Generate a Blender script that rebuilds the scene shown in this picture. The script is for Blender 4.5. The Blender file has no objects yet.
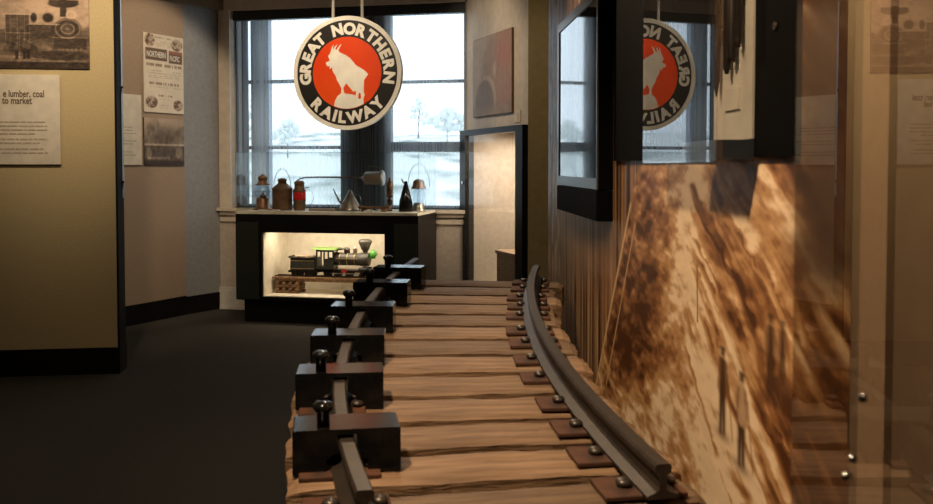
import bpy, bmesh, math, random
import numpy as np
from mathutils import Vector, Matrix
PI = math.pi
SC = bpy.context.scene
COL = SC.collection
random.seed(7)

# ------------------------------------------------------------------ camera
cd = bpy.data.cameras.new('camera'); cam = bpy.data.objects.new('camera', cd); COL.objects.link(cam)
cd.sensor_width = 36; cd.lens = 907 / 933 * 36; cd.shift_y = -54 / 933
cam.location = (0, 0, 1.3); cam.rotation_euler = (math.radians(88), 0, 0)
cd.clip_start = .02; cd.clip_end = 600
cd.dof.use_dof = True; cd.dof.focus_distance = 5.6; cd.dof.aperture_fstop = 7
SC.camera = cam

# ------------------------------------------------------------------ sky
w = bpy.data.worlds.new('sky'); SC.world = w; w.use_nodes = True
bgn = w.node_tree.nodes['Background']
bgn.inputs[0].default_value = (.79, .905, 1.0, 1); bgn.inputs[1].default_value = 2.1

# ------------------------------------------------------------------ ceiling spots, pier fill and daylight
def spot(name, loc, target, power, color, angle, blend=.6, size=.05):
    l = bpy.data.lights.new(name, 'SPOT'); o = bpy.data.objects.new(name, l); COL.objects.link(o)
    l.energy = power; l.color = color; l.spot_size = math.radians(angle); l.spot_blend = blend; l.shadow_soft_size = size
    o.location = loc
    o.rotation_euler = (Vector(target) - Vector(loc)).to_track_quat('-Z', 'Y').to_euler()
    return o
WARM = (1, .73, .47); SOFT = (1, .80, .56)
spot('spot_panel', (-1.85, 4.5, 2.92), (-2.3, 5.65, 2.02), 120, SOFT, 58, 1)
spot('spot_panel_low', (-3.2, 4.4, 2.92), (-2.95, 5.6, 1.95), 40, SOFT, 56, 1)
spot('spot_mural_near', (-.62, 1.0, 2.85), (.62, 1.9, .85), 270, WARM, 70, .6, .07)
spot('spot_mural_far', (-.35, 4.45, 2.9), (.52, 2.6, .8), 95, WARM, 66, .6, .03)
spot('spot_track', (-.35, 2.0, 2.95), (.0, 2.4, .7), 17, SOFT, 66, .7, .05)
spot('spot_track_far', (-.5, 3.4, 2.95), (.0, 3.7, .7), 34, SOFT, 70, .7, .05)
spot('spot_posters', (-1.45, 6.5, 2.95), (-2.62, 7.55, 1.75), 85, SOFT, 62, .35)
spot('spot_art', (-.95, 6.55, 2.95), (.16, 7.3, 2.05), 55, SOFT, 66, .8)
spot('fill_pier', (-.35, 5.0, 2.95), (.62, 6.5, 1.6), 48, SOFT, 60, .8)  # fill light added to brighten the olive pier, source unseen
spot('spot_case', (-1.2, 5.6, 2.95), (-1.2, 7.7, 1.1), 62, SOFT, 62, .8)
spot('spot_sign', (-1.0, 4.6, 2.95), (-.88, 6.7, 1.99), 110, SOFT, 32, .6)
spot('spot_aisle', (-1.9, 3.0, 2.95), (-1.4, 4.6, 0), 60, SOFT, 95, 1)

def area(name, loc, rot, sx, sy, power, color, spread=180):
    l = bpy.data.lights.new(name, 'AREA'); o = bpy.data.objects.new(name, l); COL.objects.link(o)
    l.shape = 'RECTANGLE'; l.size = sx; l.size_y = sy; l.energy = power; l.color = color; l.spread = math.radians(spread)
    o.location = loc; o.rotation_euler = rot
    return o
# portal that guides the sky through the window
pt = area('window_portal', (-1.19 + .05, 8.04 + .42, 1.78), (math.radians(-90), 0, math.radians(-12)), 2.4, 1.9, 1, (1, 1, 1))
pt.data.cycles.is_portal = True

SC.view_settings.view_transform = 'Standard'; SC.view_settings.look = 'None'
SC.view_settings.gamma = 1; SC.view_settings.use_curve_mapping = False
SC.view_settings.exposure = 0
SC.cycles.max_bounces = 10; SC.cycles.transparent_max_bounces = 24; SC.cycles.sample_clamp_indirect = 4
SC.cycles.use_denoising = True

# ================================================================== helpers
class MB:
    """collects shapes into one mesh"""
    def __init__(s): s.bm = bmesh.new(); s.cur = 0
    def idx(s, i): s.cur = i; return s
    def _f(s, vs):
        try:
            f = s.bm.faces.new(vs); f.material_index = s.cur; f.smooth = False; return f
        except ValueError: return None
    def box(s, lo, hi, M=None, bev=0):
        x0, y0, z0 = lo; x1, y1, z1 = hi
        c = [(x0,y0,z0),(x1,y0,z0),(x1,y1,z0),(x0,y1,z0),(x0,y0,z1),(x1,y0,z1),(x1,y1,z1),(x0,y1,z1)]
        vs = [s.bm.verts.new(M @ Vector(p) if M else p) for p in c]
        fs = [s._f([vs[i] for i in q]) for q in ((3,2,1,0),(4,5,6,7),(0,1,5,4),(1,2,6,5),(2,3,7,6),(3,0,4,7))]
        if bev:
            es = list({e for f in fs for e in f.edges})
            r = bmesh.ops.bevel(s.bm, geom=es, offset=bev, segments=2, affect='EDGES', profile=.5, material=-1)
        return s
    def lathe(s, prof, c=(0,0,0), axis=2, seg=24, M=None, smooth=True):
        """prof: list of (r, h)"""
        rings = []
        for r, h in prof:
            ring = []
            for k in range(seg):
                a = 2*PI*k/seg; x, y = r*math.cos(a), r*math.sin(a)
                p = {2:(x,y,h), 0:(h,x,y), 1:(y,h,x)}[axis]
                p = Vector(p) + Vector(c)
                ring.append(s.bm.verts.new(M @ p if M else p))
            rings.append(ring)
        for a, b in zip(rings, rings[1:]):
            for k in range(seg):
                f = s._f([a[k], a[(k+1)%seg], b[(k+1)%seg], b[k]])
                if f and smooth: f.smooth = True
        if prof[0][0] > 1e-5: s._f(rings[0][::-1])
        if prof[-1][0] > 1e-5: s._f(rings[-1])
        return s
    def tube(s, pts, r, seg=8, closed=False):
        pts = [Vector(p) for p in pts]; n = len(pts); rings = []
        up = Vector((0, 0, 1))
        rr = r if isinstance(r, (list, tuple)) else [r]*n
        for i, p in enumerate(pts):
            if closed: t = pts[(i+1)%n] - pts[i-1]
            else: t = pts[min(i+1, n-1)] - pts[max(i-1, 0)]
            t.normalize()
            u = t.cross(up)
            if u.length < 1e-3: u = t.cross(Vector((1, 0, 0)))
            u.normalize(); v = u.cross(t)
            rings.append([s.bm.verts.new(p + rr[i]*(math.cos(2*PI*k/seg)*u + math.sin(2*PI*k/seg)*v)) for k in range(seg)])
        m = n if closed else n-1
        for i in range(m):
            a, b = rings[i], rings[(i+1)%n]
            for k in range(seg):
                f = s._f([a[k], a[(k+1)%seg], b[(k+1)%seg], b[k]])
                if f: f.smooth = True
        if not closed: s._f(rings[0][::-1]); s._f(rings[-1])
        return s
    def prism(s, poly, z0, z1, fn):
        """poly: 2D points (counter-clockwise); fn(u, v, h) -> 3D"""
        a = [s.bm.verts.new(fn(u, v, z0)) for u, v in poly]; b = [s.bm.verts.new(fn(u, v, z1)) for u, v in poly]
        n = len(poly)
        s._f(a[::-1]); s._f(b)
        for i in range(n): s._f([a[i], a[(i+1)%n], b[(i+1)%n], b[i]])
        return s
    def sweep(s, sections):
        rings = [[s.bm.verts.new(p) for p in sec] for sec in sections]; n = len(rings[0])
        for a, b in zip(rings, rings[1:]):
            for k in range(n): s._f([a[k], a[(k+1)%n], b[(k+1)%n], b[k]])
        s._f(rings[0][::-1]); s._f(rings[-1]); return s

def finish(o, label=None, cat=None, group=None, kind=None):
    if label: o['label'] = label
    if cat: o['category'] = cat
    if group: o['group'] = group
    if kind: o['kind'] = kind
    return o
def obj(name, mb, mats, parent=None, recenter=False, fix=True):
    bm = mb.bm
    if fix: bmesh.ops.recalc_face_normals(bm, faces=bm.faces)
    me = bpy.data.meshes.new(name)
    loc = Vector((0, 0, 0))
    if recenter and len(bm.verts):
        xs = [v.co for v in bm.verts]
        lo = Vector([min(p[i] for p in xs) for i in range(3)]); hi = Vector([max(p[i] for p in xs) for i in range(3)])
        loc = Vector(((lo.x+hi.x)/2, (lo.y+hi.y)/2, lo.z))
        bmesh.ops.translate(bm, verts=bm.verts, vec=-loc)
    bm.to_mesh(me); bm.free()
    for m in (mats if isinstance(mats, (list, tuple)) else [mats]): me.materials.append(m)
    o = bpy.data.objects.new(name, me); COL.objects.link(o); o.location = loc
    if parent: o.parent = parent
    return o
def thing(name, label, cat, loc=(0,0,0), rot=(0,0,0), group=None):
    o = bpy.data.objects.new(name, None); COL.objects.link(o); o.empty_display_size = .1
    o.location = loc; o.rotation_euler = rot if isinstance(rot, (tuple, list)) else (0, 0, rot)
    return finish(o, label, cat, group)
def single(name, mb, mats, label, cat, group=None, loc=None, rot=None):
    o = obj(name, mb, mats, recenter=loc is None)
    if loc is not None: o.location = loc
    if rot is not None: o.rotation_euler = rot
    return finish(o, label, cat, group)
def struct(name, mb, mats, parent=None):
    o = obj(name, mb, mats, parent, recenter=False)
    if not parent: o['kind'] = 'structure'
    return o
def dup(root, loc, rot, label, scale=None):
    r = root.copy(); COL.objects.link(r); r.location = loc; r.rotation_euler = rot; r['label'] = label
    if scale: r.scale = scale
    for ch in list(root.children):
        c = ch.copy(); COL.objects.link(c); c.parent = r
        for g in ch.children:
            d = g.copy(); COL.objects.link(d); d.parent = c
    return r

# ------------------------------------------------------------------ materials
def mat(name, c1, rough=.6, metal=0, c2=None, scale=8, stretch=(1,1,1), bump=0, bscale=None, spec=.5, detail=6, contrast=(.35,.65), coat=0, vary=0):
    m = bpy.data.materials.new(name); m.use_nodes = True; nt = m.node_tree; N = nt.nodes; L = nt.links
    b = N['Principled BSDF']
    b.inputs['Base Color'].default_value = (*c1, 1); b.inputs['Roughness'].default_value = rough; b.inputs['Metallic'].default_value = metal
    b.inputs['Specular IOR Level'].default_value = spec; b.inputs['Coat Weight'].default_value = coat
    tc = N.new('ShaderNodeTexCoord'); mp = N.new('ShaderNodeMapping'); mp.inputs['Scale'].default_value = stretch
    L.new(tc.outputs['Object'], mp.inputs[0])
    nz = N.new('ShaderNodeTexNoise'); nz.inputs['Scale'].default_value = scale; nz.inputs['Detail'].default_value = detail
    L.new(mp.outputs[0], nz.inputs['Vector'])
    cr = N.new('ShaderNodeValToRGB')
    if c2 is None: c2 = tuple(x*.86 for x in c1)
    cr.color_ramp.elements[0].color = (*c2, 1); cr.color_ramp.elements[1].color = (*c1, 1)
    cr.color_ramp.elements[0].position = contrast[0]; cr.color_ramp.elements[1].position = contrast[1]
    L.new(nz.outputs['Fac'], cr.inputs[0]); L.new(cr.outputs[0], b.inputs['Base Color'])
    if vary:
        oi = N.new('ShaderNodeObjectInfo'); hv = N.new('ShaderNodeHueSaturation'); mr = N.new('ShaderNodeMapRange')
        mr.inputs[3].default_value = 1-vary; mr.inputs[4].default_value = 1+vary*.6
        L.new(oi.outputs['Random'], mr.inputs[0]); L.new(mr.outputs[0], hv.inputs['Value']); L.new(cr.outputs[0], hv.inputs['Color']); L.new(hv.outputs[0], b.inputs['Base Color'])
    if bump:
        bp = N.new('ShaderNodeBump'); bp.inputs['Strength'].default_value = bump; bp.inputs['Distance'].default_value = .01
        if bscale:
            n2 = N.new('ShaderNodeTexNoise'); n2.inputs['Scale'].default_value = bscale; n2.inputs['Detail'].default_value = 4
            L.new(mp.outputs[0], n2.inputs['Vector']); L.new(n2.outputs['Fac'], bp.inputs['Height'])
        else: L.new(nz.outputs['Fac'], bp.inputs['Height'])
        L.new(bp.outputs[0], b.inputs['Normal'])
    return m
def emit(name, c, s):
    m = bpy.data.materials.new(name); m.use_nodes = True; nt = m.node_tree; nt.nodes.clear()
    e = nt.nodes.new('ShaderNodeEmission'); e.inputs[0].default_value = (*c, 1); e.inputs[1].default_value = s
    o = nt.nodes.new('ShaderNodeOutputMaterial'); nt.links.new(e.outputs[0], o.inputs[0]); return m
def thin_glass(name, ior=1.5, tint=(1,1,1), rough=0.0):
    """clear sheet: mirrors by Fresnel on its outward faces, passes the rest"""
    m = bpy.data.materials.new(name); m.use_nodes = True; nt = m.node_tree; N = nt.nodes; L = nt.links; N.clear()
    out = N.new('ShaderNodeOutputMaterial'); mx = N.new('ShaderNodeMixShader')
    t = N.new('ShaderNodeBsdfTransparent'); t.inputs[0].default_value = (*tint, 1)
    g = N.new('ShaderNodeBsdfGlossy'); g.inputs['Roughness'].default_value = rough
    fr = N.new('ShaderNodeFresnel'); fr.inputs[0].default_value = ior
    ge = N.new('ShaderNodeNewGeometry'); inv = N.new('ShaderNodeMath'); inv.operation = 'SUBTRACT'; inv.inputs[0].default_value = 1
    mu = N.new('ShaderNodeMath'); mu.operation = 'MULTIPLY'
    L.new(ge.outputs['Backfacing'], inv.inputs[1]); L.new(inv.outputs[0], mu.inputs[0]); L.new(fr.outputs[0], mu.inputs[1])
    L.new(mu.outputs[0], mx.inputs[0]); L.new(t.outputs[0], mx.inputs[1]); L.new(g.outputs[0], mx.inputs[2]); L.new(mx.outputs[0], out.inputs[0])
    return m
def printed(name, rough=.5, spec=.3):
    m = bpy.data.materials.new(name); m.use_nodes = True; nt = m.node_tree; b = nt.nodes['Principled BSDF']
    a = nt.nodes.new('ShaderNodeVertexColor'); a.layer_name = 'print'
    nt.links.new(a.outputs[0], b.inputs['Base Color']); b.inputs['Roughness'].default_value = rough; b.inputs['Specular IOR Level'].default_value = spec
    return m
def shade_mat():
    m = bpy.data.materials.new('sheer_cloth'); m.use_nodes = True; nt = m.node_tree; N = nt.nodes; L = nt.links; N.clear()
    out = N.new('ShaderNodeOutputMaterial'); mx = N.new('ShaderNodeMixShader')
    t = N.new('ShaderNodeBsdfTransparent'); t.inputs[0].default_value = (.93, .96, 1, 1)
    tr = N.new('ShaderNodeBsdfTranslucent'); tr.inputs[0].default_value = (.88, .93, .98, 1)
    df = N.new('ShaderNodeBsdfDiffuse'); df.inputs[0].default_value = (.42, .46, .5, 1)
    m2 = N.new('ShaderNodeMixShader'); m2.inputs[0].default_value = .25
    L.new(tr.outputs[0], m2.inputs[1]); L.new(df.outputs[0], m2.inputs[2])
    tc = N.new('ShaderNodeTexCoord'); mp = N.new('ShaderNodeMapping'); mp.inputs['Scale'].default_value = (60, 60, .6)
    L.new(tc.outputs['Object'], mp.inputs[0])
    nz = N.new('ShaderNodeTexNoise'); nz.inputs['Scale'].default_value = 1; nz.inputs['Detail'].default_value = 3; L.new(mp.outputs[0], nz.inputs['Vector'])
    mr = N.new('ShaderNodeMapRange'); mr.inputs[1].default_value = .3; mr.inputs[2].default_value = .7; mr.inputs[3].default_value = .22; mr.inputs[4].default_value = .38
    L.new(nz.outputs['Fac'], mr.inputs[0]); L.new(mr.outputs[0], mx.inputs[0])
    L.new(t.outputs[0], mx.inputs[1]); L.new(m2.outputs[0], mx.inputs[2]); L.new(mx.outputs[0], out.inputs[0])
    return m
M = {}
M['carpet'] = mat('carpet', (.064,.056,.046), .95, c2=(.040,.036,.031), scale=160, bump=.5, spec=.1)
M['wall'] = mat('wall_paint', (.46,.38,.30), .8, scale=30, bump=.03)
M['wall_cool'] = mat('wall_grey', (.27,.265,.265), .8, scale=30)  # cool grey tone, set apart from the taupe segment
M['wall_olive'] = mat('wall_paint_olive', (.27,.20,.085), .8, scale=20)
M['taupe'] = mat('taupe_fabric', (.34,.245,.17), .9, c2=(.31,.22,.15), scale=60, bump=.1)
M['panel'] = mat('panel_fabric', (.51,.400,.215), .9, c2=(.46,.355,.185), scale=90, bump=.1)
M['ceiling'] = mat('ceiling_paint', (.50,.44,.37), .9, scale=10)
M['soffit'] = mat('soffit_paint', (.16,.11,.06), .8, scale=10)
M['dark_trim'] = mat('dark_skirting', (.007,.0055,.005), .7, scale=20, spec=.12)
M['black'] = mat('black_laminate', (.0055,.005,.0048), .42, scale=20, spec=.22)
M['black_green'] = mat('black_green_laminate', (.016,.019,.014), .4, scale=20)
M['black_metal'] = mat('black_painted_metal', (.0075,.007,.0065), .15, scale=30, spec=.22, c2=(.005,.005,.005))
M['matte_black'] = mat('matte_black_paint', (.0022,.0020,.0018), .75, scale=20, spec=.04)
M['black_gloss'] = mat('black_gloss', (.008,.008,.008), .12, scale=20, spec=.6)
M['bezel'] = mat('monitor_bezel', (.045,.045,.045), .28, scale=20, spec=.5)
M['screen'] = mat('screen_glass', (.006,.007,.008), .035, scale=4, spec=.55, coat=.6)
M['cream'] = mat('cream_paint', (.72,.64,.50), .6, scale=15)
M['white_board'] = mat('white_board', (.74,.68,.58), .6, scale=12)
M['wall_brown'] = mat('wall_paint_brown', (.18,.13,.088), .8, scale=20)
M['paper'] = mat('paper', (.70,.64,.54), .8, scale=14)
M['label_board'] = mat('label_board', (.68,.60,.48), .75, scale=14)
M['ink'] = mat('brown_ink', (.13,.08,.045), .8, scale=30)
M['ink_soft'] = mat('grey_ink', (.46,.38,.29), .85, scale=30)
M['trim'] = mat('beige_trim', (.58,.49,.39), .55, scale=15)
M['base_white'] = mat('white_baseboard', (.62,.57,.50), .5, scale=15)
M['frame'] = mat('window_frame', (.040,.050,.062), .45, scale=15)
M['cassette'] = mat('shade_cassette', (.020,.019,.019), .5, scale=15)
M['shade'] = shade_mat()
M['glass'] = thin_glass('clear_glass', 1.45, (.955,.965,.96))
M['acrylic'] = thin_glass('acrylic_sheet', 3.4, (.97,.97,.96))
M['pane'] = thin_glass('glass_partition', 2.55, (.76,.72,.66), .003)
M['lamp_glass'] = thin_glass('lamp_glass', 1.9, (.80,.86,.90), .05)
M['brick'] = mat('grey_brick', (.36,.42,.50), .9, c2=(.27,.32,.39), scale=9, stretch=(1,1,6), bump=.2)
M['tie'] = mat('weathered_wood', (.255,.160,.090), .62, c2=(.105,.058,.030), scale=3.5, stretch=(1.1,11,11), bump=.6, bscale=9, contrast=(.28,.62), spec=.35, vary=.35)
M['rail'] = mat('rail_steel', (.042,.031,.023), .50, .25, c2=(.026,.019,.014), scale=30, bump=.08)
M['rust'] = mat('rusted_plate', (.105,.040,.017), .75, .1, c2=(.045,.020,.011), scale=26, bump=.2)
M['spike'] = mat('spike_iron', (.085,.072,.060), .36, .6, scale=40)
M['sign_black'] = mat('sign_black_enamel', (.020,.018,.016), .30, scale=10)
M['sign_cream'] = mat('sign_cream_enamel', (.84,.80,.71), .30, scale=10)
M['sign_red'] = mat('sign_red_enamel', (.72,.075,.010), .28, c2=(.66,.045,.008), scale=2)
M['rod'] = mat('cream_rod', (.72,.68,.60), .5, scale=10)
M['copper'] = mat('aged_copper', (.32,.17,.085), .42, .55, c2=(.16,.08,.045), scale=16)
M['tin'] = mat('dull_tin', (.42,.37,.31), .34, .8, c2=(.26,.22,.18), scale=12)
M['brown_tin'] = mat('brown_tin', (.19,.105,.055), .5, .35, c2=(.11,.058,.03), scale=16)
M['brass'] = mat('aged_brass', (.28,.145,.065), .42, .6, c2=(.10,.045,.02), scale=16)
M['wire'] = mat('grey_wire', (.18,.17,.16), .4, .7, scale=20)
M['red_lens'] = mat('red_lens', (.62,.010,.012), .12, scale=8)
M['tan'] = mat('tan_board', (.36,.26,.16), .6, scale=12)
M['loco'] = mat('loco_dark_green', (.040,.038,.028), .4, .2, c2=(.022,.021,.017), scale=30)
M['loco_black'] = mat('loco_black', (.016,.014,.012), .45, .2, scale=30)
M['loco_grey'] = mat('loco_grey', (.085,.075,.06), .5, .25, c2=(.05,.045,.036), scale=30)
M['green_roof'] = mat('green_cab_roof', (.13,.22,.04), .5, scale=14)
M['green'] = mat('green_enamel', (.075,.33,.035), .35, scale=14)
M['loco_red'] = mat('loco_red', (.30,.02,.015), .5, scale=14)
M['model_wood'] = mat('model_timber', (.30,.17,.075), .75, c2=(.15,.078,.035), scale=26)
M['gold'] = mat('gold_lining', (.45,.33,.14), .4, .4, scale=14)
M['chest'] = mat('chest_wood', (.36,.24,.15), .5, c2=(.21,.14,.09), scale=12, stretch=(1,1,8))
M['tool'] = mat('tool_iron', (.028,.017,.011), .55, .3, c2=(.014,.009,.006), scale=22)
M['chrome'] = mat('chrome', (.75,.74,.72), .12, 1, scale=4)
M['edge_blue'] = mat('strip_blue_sheen', (.42,.52,.66), .25, .3, scale=6)  # window's reflection on the clear strip, put into its pale blue colour
M['snow'] = mat('snowy_hill', (.88,.89,.87), .9, c2=(.25,.30,.27), scale=.16, stretch=(1,.45,1), contrast=(.36,.52), detail=8)
M['bush'] = mat('winter_foliage', (.78,.81,.79), .9, c2=(.60,.65,.63), scale=3)
M['bark'] = mat('tree_bark', (.12,.10,.09), .9, scale=6)
M['switch'] = mat('switch_plate', (.62,.52,.40), .5, scale=6)
M['print'] = printed('printed_paper', .55)
M['mural'] = printed('mural_print', .42, .4)

# ------------------------------------------------------------------ painted prints (numpy noise -> colour attribute)
def vnoise(x, y, seed=0):
    xi = np.floor(x).astype(np.int64); yi = np.floor(y).astype(np.int64); fx = x-xi; fy = y-yi
    fx = fx*fx*(3-2*fx); fy = fy*fy*(3-2*fy)
    def h(a, b):
        n = (a*374761393 + b*668265263 + seed*1442695041) & 0xFFFFFFFF
        n = ((n ^ (n >> 13))*1274126177) & 0xFFFFFFFF
        return ((n ^ (n >> 16)) & 0xFFFF)/65535.
    return (h(xi,yi)*(1-fx)+h(xi+1,yi)*fx)*(1-fy)+(h(xi,yi+1)*(1-fx)+h(xi+1,yi+1)*fx)*fy
def fbm(x, y, seed=0, o=4):
    s = 0; a = .5; t = 0
    for k in range(o): s = s+a*vnoise(x*2**k, y*2**k, seed+k*17); t += a; a *= .55
    return s/t
def sm(a, b, x):
    t = np.clip((x-a)/(b-a), 0, 1); return t*t*(3-2*t)
def mixc(c, col, f):
    return c*(1-f[..., None]) + np.array(col, float)*f[..., None]
def print_sheet(name, u0, u1, v0, v1, nu, nv, paint, fn, material, parent=None):
    """a sheet of nu x nv cells; fn(u, v) -> 3D arrays; paint(U, V) -> linear rgb"""
    U, V = np.meshgrid(np.linspace(u0, u1, nu), np.linspace(v0, v1, nv))
    P = np.stack(fn(U, V), -1).reshape(-1, 3)
    C = np.clip(paint(U, V), 0, 1).reshape(-1, 3)
    i = np.arange(nu*nv).reshape(nv, nu)
    F = np.stack([i[:-1,:-1], i[:-1,1:], i[1:,1:], i[1:,:-1]], -1).reshape(-1, 4)
    me = bpy.data.meshes.new(name)
    me.vertices.add(len(P)); me.vertices.foreach_set('co', P.astype(np.float32).ravel())
    me.loops.add(F.size); me.loops.foreach_set('vertex_index', F.astype(np.int32).ravel())
    me.polygons.add(len(F)); me.polygons.foreach_set('loop_start', np.arange(0, F.size, 4, dtype=np.int32))
    me.polygons.foreach_set('loop_total', np.full(len(F), 4, dtype=np.int32))
    me.update(calc_edges=True)
    at = me.color_attributes.new('print', 'FLOAT_COLOR', 'POINT')
    at.data.foreach_set('color', np.concatenate([C, np.ones((len(C), 1))], 1).astype(np.float32).ravel())
    me.materials.append(material)
    o = bpy.data.objects.new(name, me); COL.objects.link(o)
    if parent: o.parent = parent
    return o

# ------------------------------------------------------------------ lettering
def glyph_mesh(ch, size, bold):
    c = bpy.data.curves.new('g', 'FONT'); c.body = ch; c.size = size; c.offset = bold; c.extrude = .0; c.resolution_u = 3
    o = bpy.data.objects.new('g', c); COL.objects.link(o)
    dg = bpy.context.evaluated_depsgraph_get(); me = bpy.data.meshes.new_from_object(o.evaluated_get(dg))
    bpy.data.objects.remove(o); bpy.data.curves.remove(c)
    vs = [v.co.copy() for v in me.vertices]; fs = [tuple(p.vertices) for p in me.polygons]
    bpy.data.meshes.remove(me); return vs, fs
def add_text(mb, txt, size, bold, fn, width=None):
    """lays a line of text; fn(u, v) -> 3D point; returns its width"""
    vs, fs = glyph_mesh(txt, size, bold)
    w_ = max(v.x for v in vs) - min(v.x for v in vs); x0 = min(v.x for v in vs)
    k = width/w_ if width else 1
    nv = [mb.bm.verts.new(fn((v.x-x0)*k, v.y)) for v in vs]
    for f in fs: mb._f([nv[i] for i in f])
    return w_*k

# ================================================================== ROOM SHELL
# the window wall runs through W0 along WE (turned 12 degrees); outward normal WN
CA = math.radians(-12)
WE = Vector((math.cos(CA), math.sin(CA), 0)); WN = Vector((-math.sin(CA), math.cos(CA), 0)); W0 = Vector((-2.19, 8.25, 0))
def WP(s, o, z): return W0 + WE*s + WN*o + Vector((0, 0, z))
HC = 3.0
fl = [(-5, -3), (1.5, -3), tuple(WP(3.77, 0, 0))[:2], tuple(WP(-2.87, 0, 0))[:2]]
struct('floor', MB().prism(fl, -.1, 0, lambda u, v, h: (u, v, h)), M['carpet'])
struct('ceiling', MB().prism(fl, HC, HC+.1, lambda u, v, h: (u, v, h)), M['ceiling'])
def wbox(mb, s0, s1, o0, o1, z0, z1):
    c = [WP(s, o, z) for z in (z0, z1) for s, o in ((s0,o0),(s1,o0),(s1,o1),(s0,o1))]
    vs = [mb.bm.verts.new(p) for p in c]
    for q in ((3,2,1,0),(4,5,6,7),(0,1,5,4),(1,2,6,5),(2,3,7,6),(3,0,4,7)): mb._f([vs[i] for i in q])
    return mb
# opening s .06-2.23, z .93-2.74
WB0, WB1, WZ0, WZ1 = .06, 2.23, .925, 2.70
m = MB()
wbox(m, -2.95, WB0, 0, .30, 0, HC); wbox(m, WB1, 3.85, 0, .30, 0, HC)
wbox(m, WB0, WB1, 0, .30, 0, WZ0); wbox(m, WB0, WB1, 0, .30, WZ1, HC)
struct('wall_window', m, M['wall'])
struct('wall_left', MB().box((-5.12, -3.1, 0), (-5, 9.0, HC)), M['wall'])
struct('wall_back', MB().box((-5.1, -3.12, 0), (1.6, -3, HC)), M['wall'])
struct('wall_outer', MB().box((1.5, -3.1, 0), (1.62, 7.6, HC)), M['wall'])
# beige casing around the window
m = MB()
wbox(m, -.05, .06, -.025, .0, .90, 2.80); wbox(m, -.05, 2.235, -.025, .0, WZ1, 2.80)
struct('trim_1', m, M['trim'])
# sill with two mouldings, baseboard
m = MB(); wbox(m, -.07, 2.235, -.05, .10, .895, .925); wbox(m, -.05, 2.235, -.028, 0, .86, .895); wbox(m, -.05, 2.235, -.016, 0, .80, .84)
struct('trim_2', m, M['trim'])
m = MB(); wbox(m, -.30, 2.235, -.02, 0, 0, .17); wbox(m, -.30, 2.235, -.028, 0, .0, .035); wbox(m, -.30, 2.235, -.012, 0, .17, .20)
struct('baseboard_window', m, M['base_white'])

def window(name, s0, s1, bars, lb):
    m = MB(); fr = .035
    if lb: wbox(m, s0, s0+.008, .10, .17, WZ0, WZ1); wbox(m, s0+.055, s0+.055+lb, .10, .17, WZ0, WZ1)
    else: wbox(m, s0, s0+fr, .10, .17, WZ0, WZ1)
    wbox(m, s1-fr, s1, .10, .17, WZ0, WZ1)
    wbox(m, s0, s1, .10, .17, WZ0, WZ0+.03); wbox(m, s0, s1, .10, .17, WZ1-.06, WZ1)
    root = struct(name, m, M['frame'])
    for z0, z1 in bars:
        obj('sash_bar', wbox(MB(), s0+(.055 if lb else fr), s1-fr, .105, .165, z0, z1), M['frame'], root)
    obj('pane', wbox(MB(), s0+.008, s1-fr, .134, .140, WZ0+.03, WZ1-.06), M['glass'], root)
    return root
window('window_1', .06, 1.10, [(2.055, 2.085), (1.455, 1.485)], .035)
window('window_2', 1.50, 2.23, [(2.03, 2.055), (1.425, 1.515)], .0)
struct('trim_3', wbox(MB(), 1.10, 1.50, .10, .22, WZ0, WZ1), M['frame'])          # mullion pier
o = obj('shade_cassette', wbox(MB(), .08, 2.225, .005, .075, 2.615, 2.72), M['cassette'], recenter=True)
finish(o, 'dark roller shade cassette across the top of the window', 'shade cassette')
m = MB()
for k in range(60):
    pass
nsh = 90
top = [m.bm.verts.new(WP(.108 + 2.112*k/nsh, .05 + .003*math.sin(k*1.1), 2.62)) for k in range(nsh+1)]
bot = [m.bm.verts.new(WP(.108 + 2.112*k/nsh, .05 + .004*math.sin(k*1.1+.5), .935)) for k in range(nsh+1)]
for k in range(nsh): m._f([bot[k], bot[k+1], top[k+1], top[k]])
o = obj('sheer_shade', m, M['shade'], recenter=True)
finish(o, 'sheer white roller shade drawn down over the window panes', 'window shade')
struct('wall_outside', wbox(MB(), .150, .325, .22, .298, .93, 2.695), M['brick'])         # brick pier of the building outside

# splayed wall to the right of the window, with its pier corner
S0 = Vector((0, 7.79, 0)); SE = Vector((.352, -.936, 0)); SN = Vector((-.936, -.352, 0))   # SN looks into the room
SR = math.atan2(SE.y, SE.x)
def SP(t, o, z): return S0 + SE*t + SN*o + Vector((0, 0, z))
def sbox(mb, t0, t1, o0, o1, z0, z1):
    c = [SP(t, o, z) for z in (z0, z1) for t, o in ((t0,o0),(t1,o0),(t1,o1),(t0,o1))]
    vs = [mb.bm.verts.new(p) for p in c]
    for q in ((3,2,1,0),(4,5,6,7),(0,1,5,4),(1,2,6,5),(2,3,7,6),(3,0,4,7)): mb._f([vs[i] for i in q])
    return mb
struct('wall_splayed', sbox(MB(), .0, 1.27, -.12, 0, 1.605, HC), M['trim'])
K = SP(1.27, 0, 0)
m = MB()
pk = [K, K + WE*1.15, K + WE*1.15 + WN*.10, K + WN*.10 + SE*(-.02)]
m.prism([(p.x, p.y) for p in pk], 0, HC, lambda u, v, h: (u, v, h))
struct('wall_pier', m, M['wall_olive'])

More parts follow.
